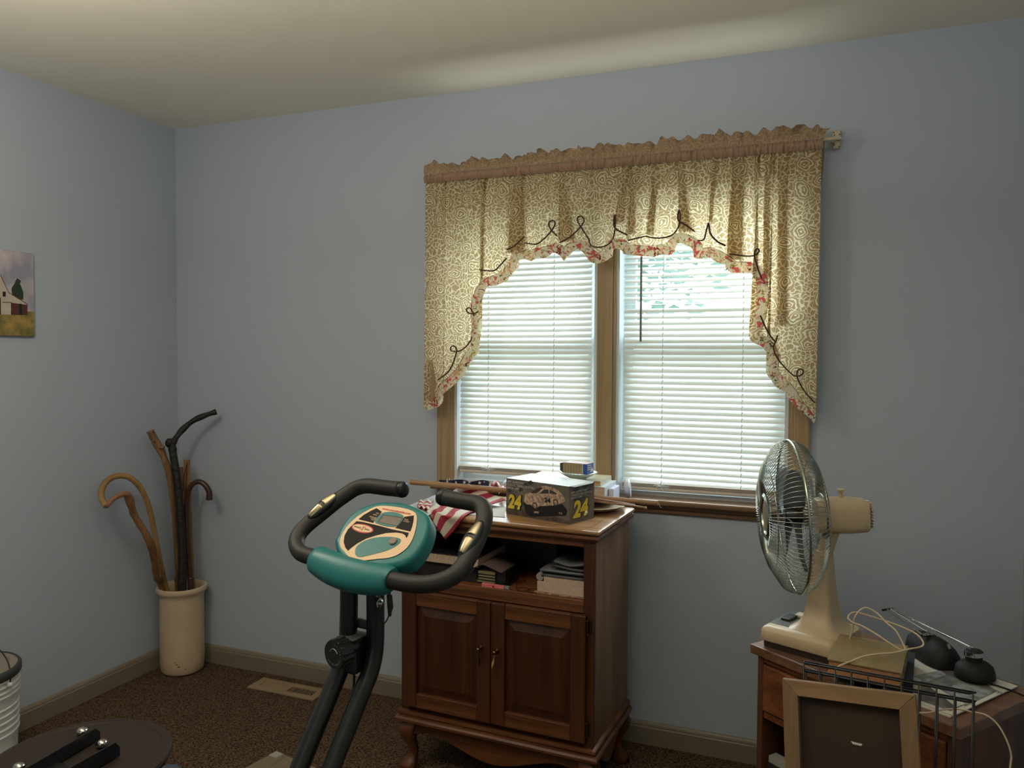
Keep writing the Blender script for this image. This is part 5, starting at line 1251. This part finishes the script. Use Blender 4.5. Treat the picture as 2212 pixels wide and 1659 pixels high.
nb('back_panel', .034, TW-.034, TD-.016, TD-.006, .04, TZ-.026, walz); nb('rail', .034, TW-.034, .016, .034, TZ-.045, TZ-.026, walx)
dw_ = nb('drawer', .037, TW-.037, .010, .026, TZ-.175, TZ-.048, walx, .003)
MB().bx(TW/2-.05, TW/2+.05, -.004, .0, TZ-.118, TZ-.108, MT).build('handle', hng, dw_, bevel=.003); MB().bx(TW/2-.045, TW/2-.040, .0, .010, TZ-.116, TZ-.110, MT).build('handle_post', hng, dw_); MB().bx(TW/2+.040, TW/2+.045, .0, .010, TZ-.116, TZ-.110, MT).build('handle_post', hng, dw_)
nb('shelf_board', .034, TW-.034, .020, TD-.016, TZ-.200, TZ-.182, walx); nb('bottom_board', .034, TW-.034, .02, TD-.016, .06, .078, walx)
nb('plinth', .034, TW-.034, .03, .045, 0, .06, walx)
t = MB().bx(.045, .14, .03, .06, .30, .318, MT).build('white_booklet', mat('booklet_white', (150, 146, 138), .6), bevel=.001); 
bpile = MB().bx(.040, .20, .028, .22, .078, .30, MT).build('storage_box', mat('dark_box', (22, 18, 16), .7), bevel=.002); tag(bpile, 'dark storage box inside the open cubby of the nightstand', 'box'); tag(t, 'small white booklet lying in the open cubby of the nightstand', 'booklet')

# ---------------------------------------------------------------- table fan
beige = mat('aged_beige_plastic', (196, 174, 140), .38, spec=.5, noise_amt=.08, noise_scale=14); brownb = mat('dark_brown_plastic', (44, 32, 26), .5)
fL, fF, fR = on(1641, 1352, 2, TZ+.055), on(1800, 1394, 2, TZ+.055), on(1899, 1370, 2, TZ+.055)
fu = (fF-fL); fuL = fu.length; fu.normalize(); fv = Vector((-fu.y, fu.x, 0)); fvL = .200
FCN = fL+fu*fuL*.5+fv*fvL*.5; FCN.z = TZ
MF = Matrix.Identity(4)
for i, v_ in enumerate((fu, fv, ez)):
    for k in range(3): MF[k][i] = v_[k]
for k in range(3): MF[k][3] = FCN[k]
fan = thing('table_fan', 'old beige table fan with a chrome wire cage, facing left', 'fan', FCN)
hx_, hy_ = fuL/2, fvL/2
def rr(hx, hy, z, r, n=6, M=MF, cx=0, cy=0):
    P = []
    for sx_, sy_, a0 in ((1, 1, 0), (-1, 1, 90), (-1, -1, 180), (1, -1, 270)):
        for k in range(n+1): a = math.radians(a0+90*k/n); P.append(M @ Vector((cx+sx_*(hx-r)+r*math.cos(a), cy+sy_*(hy-r)+r*math.sin(a), z)))
    return P
MB().rings([rr(hx_-.006, hy_-.006, 0, .012), rr(hx_-.005, hy_-.005, .018, .012)]).build('base_foot', brownb, fan)
b = MB(); b.rings([rr(hx_-.002, hy_-.002, .018, .012), rr(hx_, hy_, .022, .013), rr(hx_, hy_, .045, .013), rr(hx_-.004, hy_-.004, .053, .012), rr(hx_-.012, hy_-.012, .058, .010)]); b.build('base_cover', beige, fan, smooth=True, autos=35)
# stem: flared column
sc0 = onp(1806, 1290, FCN, CF); cx0 = (MF.inverted() @ on(1806, 1352, 1, FCN.y-.005)).x
SX, SY = .028, .004
R = []
for z, hx2, hy2, r_ in ((.056, .075, .082, .03), (.062, .062, .072, .028), (.072, .050, .060, .024), (.090, .040, .048, .018), (.115, .034, .040, .014), (.16, .028, .033, .012), (.22, .023, .028, .011), (.262, .020, .024, .010), (.268, .017, .021, .009)):
    R.append(rr(hx2, hy2, z, r_, 5, MF, SX, SY))
MB().rings(R).build('stem', beige, fan, smooth=True, autos=50)
cp_ = MB(); cp_.bx(-hx_+.010, -.02, -.062, .085, .058, .0592, MF); cpo = cp_.build('control_panel', mat('grey_panel', (96, 98, 92), .3), fan, bevel=.0005)
MB().bx(-.078, -.052, -.022, .03, .0592, .066, MF).build('switch_key', mat('dark_key', (40, 36, 32), .4), cpo, bevel=.002); MB().bx(-.060, -.036, .026, .055, .0592, .068, MF).build('switch_key', mat('ivory_key', (206, 194, 170), .4), cpo, bevel=.002)
# head: axis
FH = dep(1813, 1108, (FCN-CAMP).dot(CF)+.0)
FD = (FCN-CAMP).dot(CF)
rd_ = ray(1712, 1114); rd_.z = 0; rd_.normalize(); fax = (Vector((-rd_.y, rd_.x, 0))*math.cos(math.radians(12))-rd_*math.sin(math.radians(12))); fax = (fax+Vector((0, 0, -.06))).normalized()
RC = dep(1712, 1114.5, FD-.01); RAD = 163.0/FPX*(FD-.01)
ux = fax.cross(ez).normalized(); uy = ux.cross(fax).normalized()
if uy.z < 0: uy = -uy
def fp(r, a, h): return RC+fax*h+ux*(r*math.cos(a))+uy*(r*math.sin(a))
cagem = mat('cage_chrome', (176, 180, 168), .22, metal=1.)
def ringp(r, h, n=64): return [fp(r, 2*PI*k/n, h) for k in range(n)]
cage = thing('c', 'c', 'c'); bpy.data.objects.remove(cage)
b = MB(); b.tube(ringp(RAD, .0), .0042, 8, closed=True, flat=.8); b.build('cage_band', cagem, fan, smooth=True)
ws = .00095; FR_ = RAD*.30
hh = RAD/.186*1.0
fr_prof = [(RAD, .003), (RAD*.985, .020), (RAD*.94, .036), (RAD*.70, .066), (RAD*.50, .079), (RAD*.30, .071)]
bk_prof = [(RAD, -.003), (RAD*.985, -.018), (RAD*.93, -.036), (RAD*.74, -.060), (RAD*.52, -.074), (RAD*.28, -.078)]
for nm, prof in (('front_grille', fr_prof), ('rear_grille', bk_prof)):
    b = MB()
    for k in range(96):
        a = 2*PI*(k+.25)/96; b.tube([fp(r, a, h) for r, h in prof], ws, 5)
    g_ = b.build(nm, cagem, fan, smooth=True)
    b = MB(); b.tube(ringp(prof[3][0], prof[3][1]-(.001 if nm[0] == 'f' else -.001)), .0014, 5, closed=True); b.build('support_ring', cagem, g_, smooth=True)
    b = MB(); b.tube(ringp(prof[-1][0], prof[-1][1], 40), .0025, 6, closed=True); b.build('inner_ring', cagem, g_, smooth=True)
MB().lathe([(FR_, .066), (FR_, .073), (FR_*.92, .077), (FR_*.78, .075), (FR_*.76, .070)], RC, fax, 40, cap=False).build('hub_ring', cagem, fan, smooth=True, autos=40)
MB().lathe([(FR_*.78, .069), (FR_*.6, .072), (FR_*.001, .073)], RC, fax, 36, cap=False).build('hub_badge', mat('badge', (170, 150, 124), .4, metal=.6), fan, smooth=True)
smoke = mat('smoke_blade', (128, 132, 132), .15, transl=.45, spec=.6)
hubm = mat('blade_hub', (24, 24, 24), .35)
MB().lathe([(.001, .022), (.020, .022), (.026, .014), (.026, -.022), (.018, -.026), (.001, -.026)], RC, fax, 28).build('blade_hub', hubm, fan, smooth=True, autos=40)
for k in range(4):
    a0 = k*PI/2+.45; G = []
    for i in range(11):
        t_ = i/10; row = []; r = .022+(RAD*.86-.022)*t_
        wd = .32+.42*math.sin(PI*min(1, t_*.9+.1))
        for j in range(9):
            s_ = j/8-.5; tip = 1-.10*(2*s_)**2*(t_ > .6); a = a0+s_*wd*(1.9-.9*t_)+.25*t_
            row.append(fp(r*tip, a, .002+.024*s_*(1-.35*t_)*-1.7))
        G.append(row)
    MB().grid(G).build('blade', smoke, fan, smooth=True, solid=.0015)
# motor housing behind the cage
ho = []
for h, rx_, ry_, dz in ((-.060, .040, .044, 0), (-.070, .045, .047, 0), (-.085, .048, .048, 0), (-.150, .047, .0475, -.001), (-.184, .044, .0445, -.002), (-.190, .041, .041, -.003)):
    ho.append([RC+fax*h+ux*(math.copysign(abs(math.cos(q))**.62, math.cos(q))*rx_)+uy*(math.copysign(abs(math.sin(q))**.62, math.sin(q))*ry_+dz) for q in [2*PI*i/32 for i in range(32)]])
mot = MB().rings(ho).build('motor_housing', beige, fan, smooth=True, autos=45)
b = MB()
for k in range(9):
    hz = -.032+.008*k; ww = .036*math.sqrt(max(.1, 1-(hz/.044)**2)); c_ = RC+fax*-.196+uy*hz; b.tube([c_-ux*ww, c_-ux*ww*.6-fax*.006, c_+ux*ww*.6-fax*.006, c_+ux*ww], .0022, 6)
b.tube([RC+fax*-.200+uy*-.036, RC+fax*-.203, RC+fax*-.200+uy*.036], .003, 6)
b.build('vent_grille', beige, mot, smooth=True)
kb = RC+fax*-.128+uy*.046
MB().lathe([(.0052, 0), (.0052, .016), (.0095, .0175), (.0105, .021), (.0095, .024), (.001, .025)], kb, uy, 20).build('oscillation_knob', beige, mot, smooth=True, autos=40)
# neck between stem and motor
st_top = MF @ Vector((SX, SY, .262)); nk = RC+fax*-.100-uy*.040
b = MB(); b.tube([st_top-Vector((0, 0, .012)), nk], [.020, .022], 18); b.build('neck', beige, fan, smooth=True, autos=40)
b = MB(); c_ = st_top-Vector((0, 0, .012)); b.tube([c_-CF*.019-CR*.002, c_-CF*.026-CR*.002], .007, 14); b.build('hinge_screw', mat('screw_steel', (120, 112, 100), .35, metal=1), fan, smooth=True, autos=40)

# ---------------------------------------------------------------- books, lamp, magazines, cord
def Mframe(o, ex_, z=0):
    ey_ = Vector((-ex_.y, ex_.x, 0)); M = Matrix.Identity(4)
    for i, v_ in enumerate((ex_, ey_, ez)):
        for k in range(3): M[k][i] = v_[k]
    M[0][3], M[1][3], M[2][3] = o.x, o.y, z
    return M
zb2 = TZ+.0025
o2 = on(1800, 1455, 2, TZ+.045); r2 = on(1960, 1490, 2, TZ+.045)
ex2 = (on(1968, 1473, 2, TZ+.05)-on(1800, 1437, 2, TZ+.05)).normalized()
M2 = Mframe(on(1800, 1452, 2, TZ+.02), ex2)
kh = mat('khaki_cloth', (150, 132, 92), .85, noise_amt=.25, noise_scale=22, bump=.3, bump_scale=300); ylp = mat('yellowed_pages', (178, 126, 86), .85, noise_amt=.2, noise_scale=240); dkc = mat('navy_cloth', (40, 42, 48), .8)
lower = block('book', 'lower old book with dark cover beneath the khaki one, on the nightstand', 'book', -.005, .165, .0, .19, TZ+.003, TZ+.040, dkc, mat('lower_pages', (160, 138, 104), .85, noise_amt=.2, noise_scale=240), 'old books on the nightstand', thick=.003, spine='front', M=M2, rot=.10)
M3 = Mframe(on(1787, 1423, 2, TZ+.078), (on(1945, 1453, 2, TZ+.078)-on(1787, 1423, 2, TZ+.078)).normalized())
upper = block('book', 'worn khaki clothbound book with a ragged spine, topmost under the white cord', 'book', .0, .158, .0, .195, TZ+.0405, TZ+.078, kh, ylp, 'old books on the nightstand', thick=.0035, spine='right', M=M3)
fray = MB(); rnd = random.Random(5)
for k in range(60):
    yy = .195*rnd.random(); z_ = TZ+.041+.036*rnd.random(); p = M3 @ Vector((.158, yy, z_)); fray.tube([p, p+M3.to_3x3() @ Vector((rnd.uniform(.001, .004), rnd.uniform(-.008, .008), rnd.uniform(-.004, .002)))], .0006, 4)
fray.build('frayed_spine', mat('fray', (120, 104, 84), .9), upper)['kind'] = 'stuff'
# newspapers
news = mat('newsprint', (196, 190, 176), .75, noise_amt=.06, noise_scale=30); nink = mat('news_ink', (62, 62, 60), .75, col2=(120, 118, 112), noise_scale=26); nlight = mat('news_photo', (150, 152, 148), .7, col2=(96, 98, 98), noise_scale=40)
nP = [on(2199, 1484, 2, TZ+.004), on(2060, 1548, 2, TZ+.004)]; nex = (nP[0]-nP[1]).normalized()
MN = Mframe(nP[1], nex); NL = (nP[0]-nP[1]).length
m1 = thing('newspaper', 'topmost folded newspaper with grey pictures at the front right of the nightstand', 'newspaper', nP[1], 'newspapers on the nightstand')
MB().bx(0, NL, 0, .30, TZ+.004, TZ+.0068, MN).build('pages', news, m1, bevel=.0008)
def nq(x, y, l=.0073): return on(x, y, 2, TZ+l)
MB().poly([nq(x, y) for x, y in ((1985, 1512), (2053, 1536), (2150, 1490), (2110, 1462), (2040, 1440), (1990, 1470))]).build('printed_area', nink, m1, fix=False)
MB().poly([nq(x, y, .0078) for x, y in ((2069, 1474), (2156, 1491), (2085, 1525), (2040, 1492))]).build('printed_picture', nlight, m1, fix=False)
MB().poly([nq(x, y, .0078) for x, y in ((1972, 1460), (2030, 1448), (2044, 1457), (2000, 1474))]).build('printed_picture', nlight, m1, fix=False)
MB().poly([nq(x, y, .0083) for x, y in ((2000, 1478), (2010, 1478), (2085, 1520), (2066, 1528), (2030, 1500))]).build('printed_picture', news, m1, fix=False)
tdir = (nq(2176, 1488)-nq(2140, 1478)).normalized()
text('VER', 'lettering', nq(2128, 1489, .0080), (nq(2180, 1503)-nq(2128, 1489)).normalized(), ez.cross((nq(2180, 1503)-nq(2128, 1489)).normalized()), .010, nink, m1, width=.036)
m2_ = MB().bx(-.006, NL-.004, .004, .29, TZ, TZ+.0038, MN).build('newspaper', news, bevel=.0008); tag(m2_, 'lower newspaper, its edge showing beneath the upper one', 'newspaper', 'newspapers on the nightstand')
# desk lamp
lm = mat('lamp_black', (26, 23, 21), .6, spec=.3); lamp_t = thing('desk_lamp', 'black folding desk lamp with chrome arms, shade turned down on the newspapers', 'desk lamp', on(2012, 1418, 2, TZ))
LD_ = 2.03
bc0, bc1 = on(1968, 1400, 2, TZ+.03), on(2050, 1425, 2, TZ+.03)
lb = [dep(1962, 1384, 2.10), dep(1985, 1389, 2.08), dep(2015, 1394, 2.03), dep(2040, 1408, 1.98), dep(2052, 1425, 1.95)]
R = []
cv = catmull([Vector((p.x, p.y, TZ+.045)) for p in lb], 5)
for i, p in enumerate(cv):
    t_ = i/(len(cv)-1); s_ = (.25+.75*math.sin(PI*min(1, max(0, t_*.9+.06)))**.4); d_ = (cv[min(i+1, len(cv)-1)]-cv[max(i-1, 0)]).normalized(); n_ = Vector((-d_.y, d_.x, 0))
    R.append([Vector((p.x, p.y, TZ+.0085))+n_*(.046*s_*math.cos(q))+ez*(max(-.0, (.060 if math.sin(q) > 0 else 0)*s_*math.sin(q))) for q in [2*PI*k/24 for k in range(24)]])
MB().rings(R).build('lamp_base', lm, lamp_t, smooth=True, autos=50)
MB().poly([dep(2046, 1392, 1.93), dep(2051, 1391, 1.93), dep(2055, 1401, 1.93), dep(2049, 1402, 1.93)]).build('base_label', mat('silver_label', (150, 148, 150), .4), lamp_t, solid=.0004, fix=False)
chr2 = mat('arm_chrome', (190, 192, 190), .18, metal=1.)
A0 = dep(2098, 1397, 1.93)
for a_, c_, r_ in (((1916, 1316, 2.10), (1992, 1370, 2.03), .0022), ((1923, 1316, 2.10), (2002, 1364, 2.04), .0020), ((1923, 1314, 2.12), (2103, 1400, 1.93), .0024), ((1926, 1315, 2.13), (2094, 1398, 1.945), .0018)):
    MB().tube([dep(*a_), dep(*c_)], r_, 8).build('arm_rod', chr2, lamp_t, smooth=True, autos=40)
MB().tube([dep(1907, 1318, 2.09), dep(1928, 1315, 2.13)], .0032, 8).build('elbow_joint', lm, lamp_t, smooth=True, autos=40)
MB().tube([dep(1992, 1373, 2.025), dep(2008, 1370, 2.03), dep(2014, 1372, 2.03)], [.004, .0055, .004], 10).build('base_joint', chr2, lamp_t, smooth=True, autos=40)
ps = dep(2011, 1376, 2.03); MB().tube([ps, Vector((ps.x, ps.y, TZ+.05))], .006, 10).build('swivel_post', lm, lamp_t, smooth=True, autos=40)
sc_ = on(2106, 1462, 2, TZ+.012); sax = Vector((-.06, .03, 1)).normalized()
MB().lathe([(.041, -.003), (.0445, .000), (.0445, .010), (.041, .026), (.030, .036), (.018, .039), (.0185, .039)], sc_, sax, 40).build('lamp_shade', lm, lamp_t, smooth=True, autos=50)
MB().lathe([(.0185, .038), (.0185, .050), (.0205, .0505), (.0205, .062), (.0185, .064), (.016, .066), (.001, .066)], sc_, sax, 28).build('socket', lm, lamp_t, smooth=True, autos=40)
MB().lathe([(.0209, .0515), (.0211, .053), (.0211, .0605), (.0209, .062)], sc_, sax, 28, cap=False).build('socket_collar', chr2, lamp_t, smooth=True)
MB().tube([dep(2096, 1399, 1.93), sc_+sax*.064-CR*.012], .0035, 8).build('shade_joint', chr2, lamp_t, smooth=True, autos=40)
MB().tube(catmull([on(2140, 1477, 2, TZ+.010), on(2175, 1488, 2, TZ+.010), on(2205, 1500, 2, TZ+.004), on(2230, 1512, 2, TZ+.004)], 5), .0020, 6).build('power_cable', lm, lamp_t, smooth=True)
# white cord
CZ2 = TZ+.082
cordw = mat('ivory_cord', (206, 182, 152), .5)
cd = thing('power_cord', 'ivory power cord of the fan looped over the old books', 'cord', on(1960, 1400, 2, CZ2))
Dk = 1.90
path = [(1828, 1397, 1.99), (1837, 1375, 1.97), (1843, 1355, 1.96), (1846, 1335, 1.95), (1858, 1318, 1.95), (1873, 1313, 1.95), (1895, 1325, 1.94), (1915, 1345, 1.92), (1935, 1362, 1.90), (1948, 1385, 1.885), (1955, 1402, 1.875), (1945, 1403, 1.87), (1920, 1388, 1.88), (1890, 1368, 1.91), (1862, 1352, 1.94), (1843, 1345, 1.95), (1832, 1335, 1.96), (1838, 1325, 1.97), (1852, 1323, 1.97), (1880, 1331, 1.96), (1915, 1342, 1.94), (1950, 1355, 1.92), (1980, 1370, 1.90), (1994, 1387, 1.885), (1990, 1397, 1.88), (1965, 1402, 1.868), (1930, 1410, 1.85), (1895, 1413, 1.84), (1865, 1418, 1.83), (1840, 1428, 1.82), (1815, 1438, 1.80), (1806, 1446, 1.785), (1804, 1458, 1.77), (1804, 1474, 1.765)]
MB().tube(catmull([dep(*p) for p in path], 6), .0021, 8).build('cable', cordw, cd, smooth=True)
path = [(1984, 1540, 1.66), (2010, 1539, 1.66), (2035, 1533, 1.66), (2070, 1532, 1.655), (2100, 1538, 1.64), (2130, 1545, 1.62), (2155, 1565, 1.61), (2175, 1600, 1.60), (2184, 1630, 1.60), (2183, 1650, 1.60), (2178, 1690, 1.60)]
MB().tube(catmull([dep(*p) for p in path], 6), .0019, 8).build('cable_end', cordw, cd, smooth=True)

# ---------------------------------------------------------------- black wire rack and stretched canvas in front
wr = thing('wire_rack', 'black wire grid basket standing between the canvas frame and nightstand', 'wire basket', Vector((2.95, -1.0, 0)))
wb = mat('black_wire', (14, 14, 14), .4)
rd0, rd1 = 1.765, 1.60
def rk(x, y, back=0.):
    t_ = (x-1735)/(2113-1735); return dep(x, y, rd0+(rd1-rd0)*t_+back)
T0, T1 = rk(1737, 1434), rk(2108, 1499); wx = (T1-T0).normalized(); WL = (T1-T0).length; wy = Vector((-wx.y, wx.x, 0)).normalized()
wx = Vector((wx.x, wx.y, 0)).normalized(); RZ = T1.z
def rp(u, v_, z): return Vector((T0.x, T0.y, 0))+wx*u+wy*v_+ez*z
RZ = (T0.z+T1.z)/2
b = MB()
for dz, dv in ((0, -.0), (-.018, -.0)):
    b.tube([rp(0, dv, RZ+dz), rp(WL-.012, dv, RZ+dz), rp(WL, dv+.012, RZ+dz), rp(WL, dv+.012, RZ+dz)], .0022, 6)
    b.tube([rp(0, dv, RZ+dz), rp(0, dv+.012, RZ+dz)], .0022, 6); b.tube([rp(0, .012, RZ+dz), rp(WL, .012, RZ+dz)], .0018, 6)
b.build('top_rail', wb, wr, smooth=True)
n_ = 10
for k in range(n_+1):
    u_ = WL*k/n_*.985
    MB().tube([rp(u_, -.002, RZ), rp(u_, -.002, .004)], .0019, 6).build('front_wire', wb, wr, smooth=True)
    MB().tube([rp(u_+.003, .012, RZ-.018), rp(u_+.003, .012, .004)], .0019, 6).build('rear_wire', wb, wr, smooth=True)
for z in (.43, .30, .16, .006): MB().tube([rp(0, -.004, z), rp(WL, -.004, z)], .0019, 6).build('cross_wire', wb, wr, smooth=True)
for u_ in (0, WL*.33, WL*.66, WL): MB().tube([rp(u_, 0, .006), rp(u_, .012, .006)], .0019, 6).build('bottom_wire', wb, wr, smooth=True)
pine = wood('pine_bar', (132, 104, 72), (108, 82, 54), 'z', .5, .6, .08); pinex = wood('pine_bar_x', (146, 114, 80), (120, 92, 62), 'x', .5, .6, .08)
FDp = 1.62
c0, c1 = dep(1689, 1466, 1.70), dep(1978, 1502, 1.56); cu = (c1-c0).normalized(); cwid = (c1-c0).length
lowp = dep(1722, 1659, 1.655); cd_ = (lowp-c0); cd_ = (cd_-cu*cd_.dot(cu)).normalized(); cnn = cu.cross(cd_).normalized()
if cnn.dot(CF) > 0: cnn = -cnn
chgt = (c0.z-.012)/-cd_.z
cv_t = thing('stretched_canvas', 'wooden stretcher frame with the brown back of a canvas, leaning at the nightstand', 'canvas', Vector((c0.x+.15, c0.y, 0)))
def cq(u, v_, n_=0): return c0+cu*u+cd_*v_+cnn*n_
BWd = .032
def bar(pts, m_): return MB().prism([cq(u, v_, 0) for u, v_ in pts], -cnn*.018).build('stretcher_bar', m_, cv_t, bevel=.0015)
bar([(0, 0), (cwid, 0), (cwid-BWd, BWd), (BWd, BWd)], pinex); bar([(0, .0), (BWd, BWd), (BWd, chgt-BWd), (0, chgt)], pine); bar([(cwid, 0), (cwid, chgt), (cwid-BWd, chgt-BWd), (cwid-BWd, BWd)], pine); bar([(0, chgt), (BWd, chgt-BWd), (cwid-BWd, chgt-BWd), (cwid, chgt)], pinex)
MB().prism([cq(.002, .002, -.0185), cq(cwid-.002, .002, -.0185), cq(cwid-.002, chgt-.002, -.0185), cq(.002, chgt-.002, -.0185)], -cnn*.0012).build('canvas_cloth', mat('canvas_back', (60, 44, 32), .9, col2=(44, 33, 25), noise_scale=5, bump=.2, bump_scale=400), cv_t)
q = onp(1838, 1601, cq(0, 0, -.018), cnn); MB().prism([q, q+cu*.022+cd_*.002, q+cu*.020+cd_*.006, q+cu*.004+cd_*.005], cnn*.0012).build('paper_scrap', mat('scrap', (206, 196, 180), .7), cv_t)
